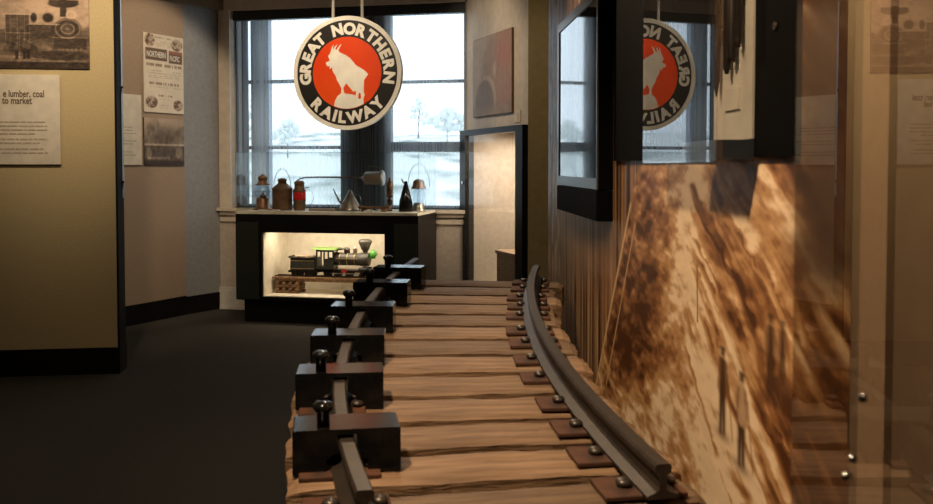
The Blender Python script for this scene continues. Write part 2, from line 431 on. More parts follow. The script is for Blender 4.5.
# ------------------------------------------------------------------ right-hand wall (frame: x into the wall, y away, origin on the line X = .66 - .05 Y)
RW = math.atan(.05); RC, RS = math.cos(RW), math.sin(RW); RO = Vector((.66, 0, 0))
def RP(x, y, z): return (RO.x + x*RC - y*RS, x*RS + y*RC, z)
def rbox(mb, lo, hi):
    c = [RP(x, y, z) for z in (lo[2], hi[2]) for x, y in ((lo[0],lo[1]),(hi[0],lo[1]),(hi[0],hi[1]),(lo[0],hi[1]))]
    vs = [mb.bm.verts.new(p) for p in c]
    for q in ((3,2,1,0),(4,5,6,7),(0,1,5,4),(1,2,6,5),(2,3,7,6),(3,0,4,7)): mb._f([vs[i] for i in q])
    return mb
struct('wall_right', rbox(rbox(MB(), (.022, -2.9, 0), (.14, 4.72, HC)), (0, -2.9, 0), (.022, 1.388, HC)), M['wall_brown'])
struct('trim_4', rbox(MB(), (-.012, 1.262, 0), (0, 1.338, HC)), M['taupe'])

# mural print, 3.3 m long, floor to 2.6 m
FIG = [(1.976, .715, .195), (1.857, .683, .198), (1.706, .865, .160), (1.65, .90, .12)]
def mural_paint(Y, Z):
    n1 = fbm(Y*1.4, Z*3.4, 3); n2 = fbm(Y*5, Z*15, 5); n3 = fbm(Y*16, Z*44, 9)
    # an eroded spur: its crest, a bright flank with rills falling to the near side, a duller flank to the far side
    yc = np.interp(Z, [.4, .6, .8, .95, 1.1, 1.35, 1.7, 2.5], [2.02, 2.10, 2.24, 2.30, 2.27, 2.22, 2.30, 2.45]) + .10*(n2-.5)
    d = yc - Y                                                     # > 0 on the near flank
    wz = Z + .09*(fbm(Y*2.2, Z*4.5, 33)-.5)
    qn = wz - .66*Y - .05*d; pn = Y + .6*wz
    qf = wz + .75*Y; pf = Y - .7*wz
    rn = fbm(pn*1.5, qn*12, 11, 5); rn2 = fbm(pn*4, qn*30, 13, 3)
    rill = 1-np.abs(2*fbm(pn*1.3, qn*9+.5*n1+.35*n3, 19, 4)-1)
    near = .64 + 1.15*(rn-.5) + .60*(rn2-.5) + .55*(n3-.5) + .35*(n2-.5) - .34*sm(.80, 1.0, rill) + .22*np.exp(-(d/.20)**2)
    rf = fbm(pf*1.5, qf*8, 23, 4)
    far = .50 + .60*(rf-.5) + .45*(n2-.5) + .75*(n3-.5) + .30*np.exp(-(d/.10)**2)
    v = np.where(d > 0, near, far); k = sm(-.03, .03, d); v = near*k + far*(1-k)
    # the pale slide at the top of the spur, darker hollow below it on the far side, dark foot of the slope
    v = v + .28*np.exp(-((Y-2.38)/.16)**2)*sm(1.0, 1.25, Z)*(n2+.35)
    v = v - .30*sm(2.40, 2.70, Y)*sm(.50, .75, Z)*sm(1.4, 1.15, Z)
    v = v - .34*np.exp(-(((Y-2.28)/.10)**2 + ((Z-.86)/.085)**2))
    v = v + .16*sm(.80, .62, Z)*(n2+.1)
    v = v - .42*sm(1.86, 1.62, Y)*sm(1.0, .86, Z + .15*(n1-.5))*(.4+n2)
    v = np.clip(v, 0, 1)
    c = np.zeros(Y.shape+(3,)) + np.array([.080, .028, .009])
    c = mixc(c, (.27, .115, .040), sm(.05, .34, v)); c = mixc(c, (.52, .285, .120), sm(.30, .54, v)); c = mixc(c, (.87, .66, .43), sm(.52, .84, v))
    # print darkens towards the near end, most in its upper part
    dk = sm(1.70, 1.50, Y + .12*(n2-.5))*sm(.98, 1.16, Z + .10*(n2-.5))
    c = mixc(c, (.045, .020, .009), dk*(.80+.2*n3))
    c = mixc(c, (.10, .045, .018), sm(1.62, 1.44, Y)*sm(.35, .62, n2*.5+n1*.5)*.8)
    # standing timbers beyond the bank
    bd = 2.74 + (1.29-Z)*.80 + .10*(n2-.5) - .16*sm(1.35, 1.9, Z)
    tim = sm(bd-.015, bd+.03, Y)
    pl = vnoise(Y*26, Y*0+2, 21); ln = vnoise(Y*70, Z*1.5, 23); gr = fbm(Y*60, Z*4, 27)
    ct = np.zeros_like(c) + np.array([.13, .060, .024])
    ct = mixc(ct, (.34, .175, .078), pl*.9); ct = mixc(ct, (.52, .34, .18), sm(.74, .9, ln)*.9); ct = mixc(ct, (.020, .010, .005), sm(.36, .22, ln)*.9)
    ct = ct*(.75+.5*gr[..., None])
    # peeled, lighter band at the far end
    fe = sm(4.22, 4.42, Y + .15*(fbm(Y*8, Z*5, 41)-.5))
    ct = mixc(ct, (.62, .42, .24), fe*sm(.35, .6, fbm(Y*22, Z*6, 43))*.8)
    ct = mixc(ct, (.10, .05, .02), fe*sm(.60, .72, fbm(Y*18, Z*9, 47))*.8)
    c = c*(1-tim[..., None]) + ct*tim[..., None]
    # sloping pole leaning against the timbers
    for y0, z0, y1, z1, r, cc in ((2.86, 1.18, 3.45, .42, .012, (.62,.40,.20)), (2.80, 1.12, 3.22, .52, .008, (.55,.33,.16)), (2.165, 1.06, 2.16, .93, .006, (.2,.1,.04))):
        tt = np.clip(((Y-y0)*(y1-y0)+(Z-z0)*(z1-z0))/((y1-y0)**2+(z1-z0)**2), 0, 1)
        d = np.hypot(Y-y0-tt*(y1-y0), Z-z0-tt*(z1-z0)); c = mixc(c, cc, sm(r, r*.4, d))
    # workers standing on the slope
    for k, (yf, zf, h) in enumerate(FIG):
        def seg(y0, z0, y1, z1, r0, r1):
            A = yf+y0*h; B = zf+z0*h; dy = (y1-y0)*h; dz = (z1-z0)*h
            tt = np.clip(((Y-A)*dy+(Z-B)*dz)/(dy*dy+dz*dz+1e-9), 0, 1)
            return np.hypot((Y-A-tt*dy)*.46, Z-B-tt*dz) - (r0+(r1-r0)*tt)*h
        legs = np.minimum(seg(.05, .0, .03, .45, .022, .035), seg(-.06, .02, -.03, .45, .022, .035))
        tor = seg(0, .46, .0, .80, .052, .056); hd = seg(0, .90, 0, .94, .036, .03); hat = seg(-.06, .955, .06, .955, .012, .012)
        arm = np.minimum(seg(.10, .78, .14, .48, .018, .014), seg(-.10, .78, -.16, .52, .018, .014))
        tool = seg(-.17, .70, -.34, .02, .007, .007)
        e = .006
        c = mixc(c, (.05, .022, .009), sm(e, -e, legs)); c = mixc(c, (.50, .33, .19) if k == 1 else (.08, .036, .014), sm(e, -e, tor))
        c = mixc(c, (.22, .11, .05), sm(e, -e, arm)*.9); c = mixc(c, (.13, .06, .025), sm(e, -e, hd)); c = mixc(c, (.04, .02, .01), sm(e, -e, hat)); c = mixc(c, (.18, .08, .03), sm(.004, -.004, tool)*.8)
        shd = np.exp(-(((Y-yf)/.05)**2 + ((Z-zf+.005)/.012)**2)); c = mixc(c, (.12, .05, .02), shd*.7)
    return c*(.86+.28*n3[..., None])
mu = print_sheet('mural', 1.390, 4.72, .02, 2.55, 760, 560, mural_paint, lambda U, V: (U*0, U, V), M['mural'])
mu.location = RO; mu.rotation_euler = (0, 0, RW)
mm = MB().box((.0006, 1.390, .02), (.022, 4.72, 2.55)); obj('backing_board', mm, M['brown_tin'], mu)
finish(mu, 'sepia photo mural of an eroded canyon with timbers and workers along right wall', 'mural')

# ================================================================== LEFT EXHIBIT PANEL
PO = Vector((-2.191, 5.661, 0)); PA = math.atan2(.095, .693)
def in_frame(o, ang):
    c, s = math.cos(ang), math.sin(ang)
    return lambda x, y, z: (o.x + x*c - y*s, o.y + x*s + y*c, o.z + z)
t = thing('exhibit_panel', 'tall olive beige exhibit panel with black base and black right edge', 'display panel', PO, PA)
obj('panel_face', MB().box((-2.3, 0, .0), (0, .165, 2.62)), M['panel'], t)
obj('edge_strip', MB().box((0, .002, .0), (.012, .165, 2.62)), M['dark_trim'], t)
obj('skirting', MB().box((-2.3, -.012, 0), (.016, .176, .165)), M['dark_trim'], t)
# clear strip with two clips on the panel's edge
t2 = thing('acrylic_strip', 'narrow clear acrylic strip clipped along the edge of the olive panel', 'acrylic strip', Vector(in_frame(PO, PA)(.018, .12, 0)), PA)
obj('strip', MB().box((-.004, .000, 1.10), (.004, .013, 2.55)), M['edge_blue'], t2)
for z in (1.20, 1.80):
    obj('clip', MB().box((-.006, -.026, z-.008), (.014, -.012, z+.008)), M['chrome'], t2)

def sepia(v, lo=(.014,.007,.004), hi=(.58,.40,.27)):
    v = (np.clip(v*1.05, 0, 1)**1.75)[..., None]; return np.array(lo)*(1-v)+np.array(hi)*v
def blob(U, V, cx, cy, rx, ry, soft=.25):
    d = np.sqrt(((U-cx)/rx)**2+((V-cy)/ry)**2); return sm(1+soft, 1-soft, d)
def rect(U, V, x0, y0, x1, y1, s=.008):
    return sm(x0-s, x0+s, U)*sm(x1+s, x1-s, U)*sm(y0-s, y0+s, V)*sm(y1+s, y1-s, V)
def loco_photo(U, V):
    # U 0..1.15, V 0..1 : a front three-quarter view of a logging engine, crew on the ties in front
    n = fbm(U*9, V*9, 51); n2 = fbm(U*34, V*34, 53)
    v = .62 + .22*V + .15*(n-.5)
    v = v*(1-sm(.62, .45, V)*.35)
    hill = sm(.60, .50, V - .10*U + .12*(n-.5)); v = v*(1-hill*.35)
    gnd = sm(.42, .34, V + .05*(n-.5)); v = v*(1-gnd)+gnd*(.42+.35*(n2-.5))
    def dark(f, k=.1): 
        nonlocal v; v = v*(1-f)+f*(k+.16*(n2-.3))
    dark(rect(U, V, .30, .36, .52, .80)*.85, .20)                     # cab
    v = v*(1-rect(U, V, .35, .60, .40, .73))+.42*rect(U, V, .35, .60, .40, .73); v = v*(1-rect(U, V, .43, .58, .47, .72)*.8)+.38*rect(U, V, .43, .58, .47, .72)*.8
    dark(rect(U, V, .12, .42, .32, .58)*.6, .30)
    dark(rect(U, V, .50, .44, .80, .66)*.9, .18)                      # boiler flank
    dark(blob(U, V, .56, .76, .03, .07)); dark(blob(U, V, .69, .76, .05, .07)); 
    dark(blob(U, V, .87, .60, .125, .16, .12), .16)                   # smokebox
    dark(blob(U, V, .87, .60, .07, .09, .15), .26); v = v+blob(U, V, .87, .60, .02, .02)*.2
    dark(rect(U, V, .80, .78, .86, 1.05), .12); dark(blob(U, V, .83, .97, .14, .055, .15), .10); dark(rect(U, V, .70, .97, .97, 1.03), .14)
    v = v+(blob(U, V, .90, .81, .05, .06, .15)-blob(U, V, .90, .81, .034, .042, .2))*.35
    dark(rect(U, V, .74, .30, 1.04, .47)*.9, .15)                     # pilot beam
    for k in range(6): v = v+rect(U, V, .78+k*.04, .22, .79+k*.04, .32)*.14
    dark(blob(U, V, .80, .20, .30, .07)*.9, .16)
    for x in (.38, .46, .54): dark(blob(U, V, x, .30, .05, .07)*.8, .14)
    ring = blob(U, V, .87, .60, .120, .150, .06)-blob(U, V, .87, .60, .105, .130, .06); v = v+ring*.30
    ring = blob(U, V, .87, .60, .066, .082, .08)-blob(U, V, .87, .60, .054, .066, .08); v = v+ring*.28
    for x in (.30, .345, .41, .475, .52): v = v+rect(U, V, x-.003, .36, x+.003, .80, .004)*.22
    v = v+rect(U, V, .28, .795, .54, .815, .004)*.25+rect(U, V, .50, .655, .80, .665, .003)*.35+rect(U, V, .30, .52, .52, .535, .004)*.25+rect(U, V, .72, .46, 1.05, .475, .004)*.3
    for k in range(7): v = v+rect(U, V, .10+.06*k, .18-.012*k, .40+.08*k, .188-.012*k, .004)*.22
    v = v+blob(U, V, .62, .92, .16, .10, .8)*.22*(.4+n)
    # crew
    for x, h in ((.47, .30), (.505, .27), (.40, .24)):
        dark(rect(U, V, x-.014, .14, x+.014, .14+h*.55)*.95, .04); v = v*(1-blob(U, V, x, .14+h*.7, .022, h*.18))+.36*blob(U, V, x, .14+h*.7, .022, h*.18); v = v+blob(U, V, x, .14+h*.98, .013, .018)*.2
    v = v+rect(U, V, .425, .10, .43, .56)*.3
    v = v*(1-rect(U, V, -.1, -.1, 1.3, .10)*.6)
    v = v+rect(U, V, .10, .10, .22, .16, .02)*.4
    v = v*(.80+.4*fbm(U*22, V*22, 57)) + .30*(fbm(U*34, V*48, 58)-.5)*sm(.95, .6, V)
    return sepia(v)
frm = in_frame(PO, PA)
t = thing('photograph', 'sepia photograph of a steam locomotive with crew on the olive panel', 'photograph', Vector(frm(-.142, 0, 1.90)), PA)
print_sheet('print', -.86, 0, 0, .66, 200, 150, lambda U, V: loco_photo(((U+.86)/.66*.88-.24)/.85, V/.66/.62), lambda U, V: (U, U*0-.0085, V), M['print'], t)
obj('board', MB().box((-.86, -.008, 0), (0, 0, .66)), M['ink'], t)
def greek(mb, x0, x1, z, h, fn, seed=1, fill=1.0):
    """a row of unreadable small print: short word-length strokes"""
    r = random.Random(seed); x = x0
    while x < x0+(x1-x0)*fill:
        wd = min(r.uniform(.018, .06)*(h/.008), x1-x)
        p = [(x, z), (x+wd, z), (x+wd, z+h), (x, z+h)]
        mb._f([mb.bm.verts.new(fn(a, b)) for a, b in p]); x += wd+h*.7
t = thing('text_panel', 'cream text panel headed lumber and coal mounted below the locomotive photograph', 'text panel', Vector(frm(-.318, 0, 1.312)), PA)
obj('board', MB().box((-.64, -.016, 0), (0, -.0, .550)), M['label_board'], t)
fnx = lambda u, v: (u, -.0175, v)
m = MB()
add_text(m, 'e lumber, coal', .060, .0012, lambda u, v: (u-.329, -.0175, v+.413), .238); add_text(m, 'to market', .060, .0012, lambda u, v: (u-.336, -.0175, v+.371), .174)
obj('lettering', m, M['ink'], t, fix=False)
m = MB()
for k, (z, f) in enumerate([(.255, .97), (.231, 1), (.207, 1), (.183, .85), (.150, 1), (.126, .9), (.090, .95), (.066, 1)]): greek(m, -.60, -.075, z, .009, fnx, k+3, f)
obj('small_print', m, M['ink_soft'], t, fix=False)

# ================================================================== POSTER WALL
Q0 = Vector((-2.765, 7.302, 0)); Q1 = Vector((-2.454, 7.922, 0)); Q2 = Vector((-2.235, 8.262, 0))
QA = math.atan2(Q1.y-Q0.y, Q1.x-Q0.x); QL = (Q1-Q0).length
Q2A = math.atan2(Q2.y-Q1.y, Q2.x-Q1.x); Q2L = (Q2-Q1).length
f1 = in_frame(Q0, QA); f2 = in_frame(Q1, Q2A)
def fbox(mb, f, lo, hi):
    c = [f(x, y, z) for z in (lo[2], hi[2]) for x, y in ((lo[0],lo[1]),(hi[0],lo[1]),(hi[0],hi[1]),(lo[0],hi[1]))]
    vs = [mb.bm.verts.new(p) for p in c]
    for q in ((3,2,1,0),(4,5,6,7),(0,1,5,4),(1,2,6,5),(2,3,7,6),(3,0,4,7)): mb._f([vs[i] for i in q])
    return mb
struct('wall_posters', fbox(MB(), f1, (-1.6, .012, 0), (QL+.004, .10, 2.72)), M['taupe'])
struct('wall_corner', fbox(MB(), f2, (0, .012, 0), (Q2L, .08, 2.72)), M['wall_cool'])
struct('baseboard_posters', fbox(fbox(MB(), f1, (-1.6, -.002, 0), (QL, .012, .165)), f2, (-.004, -.002, 0), (Q2L-.03, .012, .155)), M['dark_trim'])
# dark soffit overhanging the poster wall
m = MB(); pts = [f1(-1.6, -.04, 0), f1(QL, -.04, 0), f2(Q2L+.03, -.06, 0), f2(Q2L+.05, .25, 0), f1(-1.6, .4, 0)]
m.prism([(p[0], p[1]) for p in pts], 2.705, HC, lambda u, v, h: (u, v, h)); struct('trim_5', m, M['soffit'])

def poster_paint(U, V):
    n = fbm(U*14, V*14, 61); n2 = fbm(U*50, V*50, 63)
    c = np.zeros(U.shape+(3,)) + np.array([.66, .56, .43]); c = c*(.9+.2*n[..., None])
    dk = (.12, .065, .035)
    for cx, cy, rx, ry in ((.07, .60, .055, .055), (.375, .585, .065, .05), (.085, .085, .065, .05), (.385, .07, .055, .045)):
        b = blob(U, V, cx, cy, rx, ry, .15); c = mixc(c, (.36, .25, .16), b*.7); c = mixc(c, dk, b*sm(.42, .58, n2*.6+n*.4)*.95)
    for x0, y0, x1, y1 in ((.022, .435, .262, .535), (.282, .425, .438, .53)):
        c = mixc(c, dk, rect(U, V, x0, y0, x1, y1, .004)*.95)
    c = mixc(c, (.40, .14, .07), rect(U, V, .285, .505, .436, .528, .003)*.6)
    def rows(x0, x1, z, h, k, d=.6):
        nonlocal c
        wv = vnoise(U*90, U*0+k, 71+k); c = mixc(c, (.28, .20, .13), rect(U, V, x0, z, x1, z+h, .003)*sm(.25, .45, wv)*d)
    rows(.13, .32, .622, .012, 1, .8); rows(.14, .30, .59, .006, 2); rows(.14, .31, .572, .006, 3); rows(.15, .3, .556, .006, 4)
    rows(.03, .43, .385, .024, 5, .95)
    rows(.05, .20, .345, .007, 6); rows(.26, .42, .345, .007, 7); rows(.04, .42, .325, .006, 8); rows(.06, .4, .305, .006, 9); rows(.05, .42, .29, .005, 10)
    rows(.06, .40, .232, .022, 11, .9); rows(.05, .42, .21, .006, 12); rows(.16, .32, .135, .016, 13, .9); rows(.17, .3, .11, .006, 14); rows(.17, .3, .06, .006, 15); rows(.17, .3, .04, .006, 16)
    return c
t = thing('poster', 'cream railroad timetable poster headed in white on dark bars on taupe wall', 'poster', Vector(f1(.228, .012, 1.752)), QA)
obj('board', MB().box((0, -.014, 0), (.452, 0, .655)), M['paper'], t)
print_sheet('print', 0, .452, 0, .655, 150, 210, poster_paint, lambda U, V: (U, U*0-.0146, V), M['print'], t)
m = MB(); add_text(m, 'NORTHERN', .066, .0022, lambda u, v: (.034+u*.60, -.0156, .462+v)); add_text(m, 'PACIFIC', .062, .0022, lambda u, v: (.292+u*.52, -.0156, .447+v))
obj('lettering', m, M['paper'], t, fix=False)
def forest_photo(U, V):
    n = fbm(U*14, V*14, 81); n2 = fbm(U*40, V*26, 83)
    v = .80 - .12*U/.45 + .1*(n-.5)
    tr = sm(.38, .26, V - .05*np.sin(U*16) + .14*(n-.5)); v = v*(1-tr)+tr*(.48+.5*(n2-.5))
    v = v*(1-blob(U, V, .25, .25, .14, .09, .5)*.35)
    lo = sm(.172, .165, V); v = v*(1-lo)+lo*(.22+.42*(n2-.45)); v = v+rect(U, V, -.1, .165, .6, .183, .003)*.3
    v = v+blob(U, V, .39, .11, .04, .05)*.25+blob(U, V, .05, .10, .03, .05)*.25+rect(U, V, .03, .055, .28, .07, .01)*.3
    v = v*(1-sm(.05, .03, V)*.7)
    return sepia(v, (.04,.022,.012), (.62,.47,.33))
t = thing('photograph', 'small sepia photograph of trees above a rail fence under the poster', 'photograph', Vector(f1(.229, .012, 1.307)), QA)
obj('board', MB().box((0, -.012, 0), (.452, 0, .398)), M['ink'], t)
print_sheet('print', 0, .452, 0, .398, 110, 100, forest_photo, lambda U, V: (U, U*0-.0126, V), M['print'], t)
t = thing('text_panel', 'cream text panel half hidden behind the olive panel beside the poster', 'text panel', Vector(f1(-.30, .012, 1.312)), QA)
obj('board', MB().box((0, -.016, 0), (.498, 0, .572)), M['label_board'], t)
m = MB()
for k, (z, f) in enumerate([(.30, .8), (.275, .9), (.25, .95), (.19, .9), (.165, .85), (.10, .8), (.075, 1)]): greek(m, .05, .44, z, .009, lambda u, v: (u, -.0175, v), k+30, f)
obj('small_print', m, M['ink_soft'], t, fix=False)

# ================================================================== HANGING SIGN
SGN = Vector((-.875, 6.72, 1.986)); R = .418
t = thing('hanging_sign', 'round Great Northern Railway sign with white goat on red hanging by window', 'sign', SGN, math.radians(-12))
fy = lambda y: (lambda u, v: (u, y, v))
def disc(r, y0, y1, seg=96):
    return MB().prism([(r*math.cos(2*PI*k/seg), r*math.sin(2*PI*k/seg)) for k in range(seg)], y0, y1, lambda u, v, h: (u, h, v))
obj('black_ring', disc(.925*R, -.021, .016), M['sign_black'], t)
m = MB(); seg = 96                                                     # cream rim
m.sweep([[(rr*math.cos(a), yy, rr*math.sin(a)) for rr, yy in ((.925*R, -.026), (R, -.026), (R, .018), (.925*R, .018))] for a in [2*PI*k/seg for k in range(seg+1)]])
obj('rim', m, M['sign_cream'], t)
obj('red_disc', disc(.635*R, -.0235, -.0205), M['sign_red'], t)
m = MB()
def arc_text(txt, angs, size, flip):
    for ch, a in zip(txt, angs):
        vs, fs = glyph_mesh(ch, size, .0062)
        cx = (max(v.x for v in vs)+min(v.x for v in vs))/2; cy = size*.345
        a = math.radians(a); rad = .777*R
        rot = a - PI/2 if not flip else a + PI/2
        nv = []
        for v in vs:
            x, y = (v.x-cx)*1.02, (v.y-cy)
            nv.append(m.bm.verts.new((rad*math.cos(a)+x*math.cos(rot)-y*math.sin(rot), -.0225, rad*math.sin(a)+x*math.sin(rot)+y*math.cos(rot))))
        for f in fs: m._f([nv[i] for i in f])
def spread(txt, a0, a1):
    wd = {'I': .45, 'W': 1.3, 'N': 1.05, 'O': 1.08, 'G': 1.08, 'L': .82, 'E': .88, 'T': .92}
    ws = [wd.get(c, 1.) for c in txt]; pos = []; x = 0
    for i, q in enumerate(ws):
        x += q/2 if i == 0 else (ws[i-1]+q)/2; pos.append(x)
    p0, p1 = pos[0], pos[-1]
    return [a0+(a1-a0)*(p-p0)/(p1-p0) for p in pos]
arc_text('GREAT', spread('GREAT', 187, 130), .113, False)
arc_text('NORTHERN', spread('NORTHERN', 103, -7), .113, False)
arc_text('RAILWAY', spread('RAILWAY', 225, 316), .113, True)
obj('lettering', m, M['sign_cream'], t, fix=False)
def gp(p): return ((p[0]-248)/203*.635*R, (256-p[1])/218*.635*R)
rock_arc = [(248+203*.985*math.cos(math.radians(a)), 256-218*.985*math.sin(math.radians(a))) for a in range(-62, -114, -6)]
goat = [(148,180),(124,190),(127,206),(134,213),(147,212),(146,229),(156,226),(161,214),(163,240),(171,255),(182,272),(190,300),(205,325),(216,350),(213,378),(192,394),(178,420),(171,452)] \
    + rock_arc[::-1] + [(347,440),(345,415),(353,388),(347,372),(350,300),(357,290),(374,265),(352,242),(322,223),(302,211),(285,188),(266,166),(241,148),(222,138),(204,128),(200,118),(208,100),(217,80),(203,92),(190,112),(186,118),(180,108),(193,82),(176,98),(170,114),(167,102),(170,84),(160,100),(154,122),(150,136),(137,152)]
gpts = [gp(p) for p in goat]
m = MB(); m.prism(gpts, -.0235, -.0255, lambda u, v, h: (u, h, v)); obj('goat_emblem', m, M['sign_cream'], t)
m = MB()
for poly in ([(228,346),(237,330),(246,318),(258,336),(272,352),(284,368),(303,366),(301,392),(280,386),(258,382),(233,377)], [(319,378),(328,377),(331,402),(323,416),(315,406)]):
    m.prism([gp(p) for p in poly], -.0250, -.0262, lambda u, v, h: (u, h, v))
obj('red_gaps', m, M['sign_red'], t)
for x in (-.112, .112):
    obj('hanging_rod', MB().lathe([(.011, .38), (.011, HC-SGN.z)], (x, 0, 0), seg=12), M['rod'], t)

# ================================================================== WINDOW DISPLAY CASE
F1 = Vector((-1.92, 7.53, 0))
cf = in_frame(F1, CA)
t = thing('display_case', 'black display case with lit white niche standing under the window', 'display case', F1, CA)
m = MB()
m.box((0, 0, .19), (.234, .60, .905)); m.box((1.290, 0, .19), (1.57, .60, .905)); m.box((.234, .06, .815), (1.290, .60, .905)); m.box((.234, 0, .755), (1.290, .06, .905)); m.box((.234, 0, .19), (1.290, .60, .222)); m.box((.234, .52, .222), (1.290, .60, .755))
obj('cabinet_body', m, M['black'], t)
obj('kick_base', MB().box((.05, .05, 0), (1.52, .58, .19)), M['black'], t)
obj('front_panel', MB().box((.012, -.008, .20), (.205, 0, .84)), M['black_green'], t)
obj('front_panel', MB().box((1.372, -.008, .20), (1.562, 0, .84)), M['black_green'], t)
obj('deck', MB().box((.006, .006, .905), (1.564, .594, .926)), M['cream'], t)
m = MB(); m.box((.234, .02, .222), (1.290, .52, .228)); m.box((.234, .02, .228), (.240, .52, .81)); m.box((1.284, .02, .228), (1.290, .52, .81)); m.box((.240, .514, .228), (1.284, .52, .81)); m.box((.240, .061, .809), (1.284, .52, .815))
obj('niche_lining', m, M['cream'], t)
obj('niche_lamp', MB().box((.30, .065, .790), (1.22, .10, .808)), emit('niche_lamp_glow', (1, .84, .60), 9), t)
area('niche_light', cf(.76, .14, .786), (math.radians(22), 0, CA), .9, .05, 4.6, (1, .86, .66))
t = thing('display_cover', 'clear glass cover box over the lanterns on the black case', 'glass cover', F1 + Vector((0, 0, .926)), CA)
for lo, hi in (((.0, .0, 0), (1.57, .006, .49)), ((0, .594, 0), (1.57, .6, .49)), ((0, .006, 0), (.006, .594, .49)), ((1.564, .006, 0), (1.57, .594, .49)), ((0, 0, .49), (1.57, .6, .496))):
    obj('glass_panel', MB().box(lo, hi), M['glass'], t)

# --- objects on the case
def onc(x, y, z=.926): return Vector(cf(x, y, z))
def bail(w_, h0, h1, n=18, lean=0):
    return [(w_*math.cos(PI*k/n), lean*math.sin(PI*k/n), h0+(h1-h0)*math.sin(PI*k/n)) for k in range(n+1)]
# lantern with a clear globe
t = thing('lantern', 'copper railroad lantern with clear round globe leftmost on the case', 'lantern', onc(.108, .3), CA)
obj('fuel_font', MB().lathe([(.088, 0), (.088, .006), (.066, .016), (.056, .022), (.056, .095), (.046, .105)]), M['copper'], t)
obj('globe', MB().lathe([(.046, .104), (.064, .125), (.070, .16), (.066, .19), (.05, .212), (.048, .216)]), M['lamp_glass'], t)
obj('burner', MB().lathe([(.02, .105), (.03, .115), (.02, .13), (.006, .145), (.006, .16)], seg=14), M['copper'], t)
obj('cap', MB().lathe([(.062, .212), (.064, .218), (.048, .230), (.040, .234), (.040, .266), (.044, .270), (.040, .282), (.024, .296), (.010, .300), (.010, .308), (0, .310)]), M['copper'], t)
m = MB()
for k in range(6):
    a = 2*PI*k/6+.3; m.tube([(.05*math.cos(a), .05*math.sin(a), .098), (.078*math.cos(a), .078*math.sin(a), .13), (.08*math.cos(a), .08*math.sin(a), .19), (.072*math.cos(a), .072*math.sin(a), .220)], .002, 6)
m.tube([(.080*math.cos(2*PI*k/24), .080*math.sin(2*PI*k/24), .155) for k in range(24)], .002, 6, True)
obj('wire_guard', m, M['wire'], t)
obj('handle', MB().tube([(-.078, 0, .225), (-.125, 0, .19), (-.140, 0, .155), (-.12, 0, .12), (-.08, 0, .115)], .0025, 6), M['wire'], t)
# oil can with wire bail
t = thing('oil_can', 'brown cylindrical oil can with cone shoulder and tall wire bail', 'oil can', onc(.287, .3), CA)
obj('body', MB().lathe([(.084, 0), (.086, .004), (.086, .175), (.089, .178), (.089, .186), (.084, .19), (.04, .228)]), M['brown_tin'], t)
obj('cap', MB().lathe([(.036, .226), (.036, .250), (.040, .252), (.040, .258), (.032, .268), (.012, .273), (0, .274)]), M['brown_tin'], t)
obj('bail', MB().tube(bail(.078, .188, .352), .0026, 6), M['wire'], t)
# red lantern
t = thing('lantern', 'dark signal lantern with bright red lens beside the brown oil can', 'lantern', onc(.442, .3), CA)
obj('body', MB().lathe([(.045, 0), (.048, .006), (.052, .02), (.052, .075), (.056, .08), (.056, .088)]), M['brown_tin'], t)
obj('lens', MB().lathe([(.050, .088), (.053, .10), (.053, .148), (.050, .158)]), M['red_lens'], t)
obj('cap', MB().lathe([(.058, .158), (.058, .168), (.046, .182), (.042, .186), (.042, .225), (.046, .228), (.046, .236), (.03, .250), (0, .254)]), M['brown_tin'], t)
m = MB()
for k in range(4):
    a = 2*PI*k/4+.78; m.tube([(.057*math.cos(a), .057*math.sin(a), .084), (.057*math.cos(a), .057*math.sin(a), .164)], .002, 6)
obj('wire_guard', m, M['wire'], t)
obj('bracket', MB().tube([(.045, 0, .188), (.075, 0, .198), (.09, 0, .190)], .004, 6), M['wire'], t)
obj('wire_handle', MB().tube([(.052, 0, .186), (.115, 0, .16), (.13, 0, .10), (.10, 0, .04), (.05, 0, .03)], .002, 6), M['wire'], t)
# long-spouted oiler on a rod stand
t = thing('long_spout_oiler', 'tin oiler drum with very long thin spout raised on a stand', 'oil can', onc(1.089, .36), CA)
obj('stand', MB().lathe([(.032, 0), (.032, .006), (.005, .010), (.005, .212)], seg=14), M['black_metal'], t)
obj('drum', MB().lathe([(.008, -.125), (.012, -.10), (.040, -.085), (.048, -.08), (.048, -.073), (.056, -.07), (.062, .06), (.066, .064), (.066, .076), (.060, .082), (.030, .086)], (0, 0, .275), axis=0), M['tin'], t)
obj('spout', MB().tube([(-.12, 0, .275), (-.30, 0, .281), (-.50, 0, .282), (-.60, 0, .280), (-.66, 0, .270), (-.70, 0, .248)], [.008, .0075, .0065, .006, .0055, .004], 8), M['copper'], t)
obj('handle', MB().tube([(-.055, 0, .335), (-.05, 0, .365), (-.02, 0, .374), (.02, 0, .372), (.05, 0, .352), (.055, 0, .337)], .0045, 8), M['tin'], t)
# conical oil can / funnel
t = thing('oil_can', 'pale tin cone shaped oil can with thin slanting spout', 'oil can', onc(.905, .28), CA)
obj('cone', MB().lathe([(.098, 0), (.10, .006), (.094, .02), (.030, .135), (.022, .145), (.020, .165), (.012, .172), (0, .173)]), M['tin'], t)
obj('spout', MB().tube([(-.062, 0, .045), (-.10, 0, .085), (-.135, 0, .15), (-.150, 0, .185)], [.014, .010, .006, .004], 8), M['tin'], t)
obj('handle', MB().tube([(.03, 0, .13), (.075, 0, .135), (.095, 0, .10), (.082, 0, .035)], .004, 8), M['tin'], t)
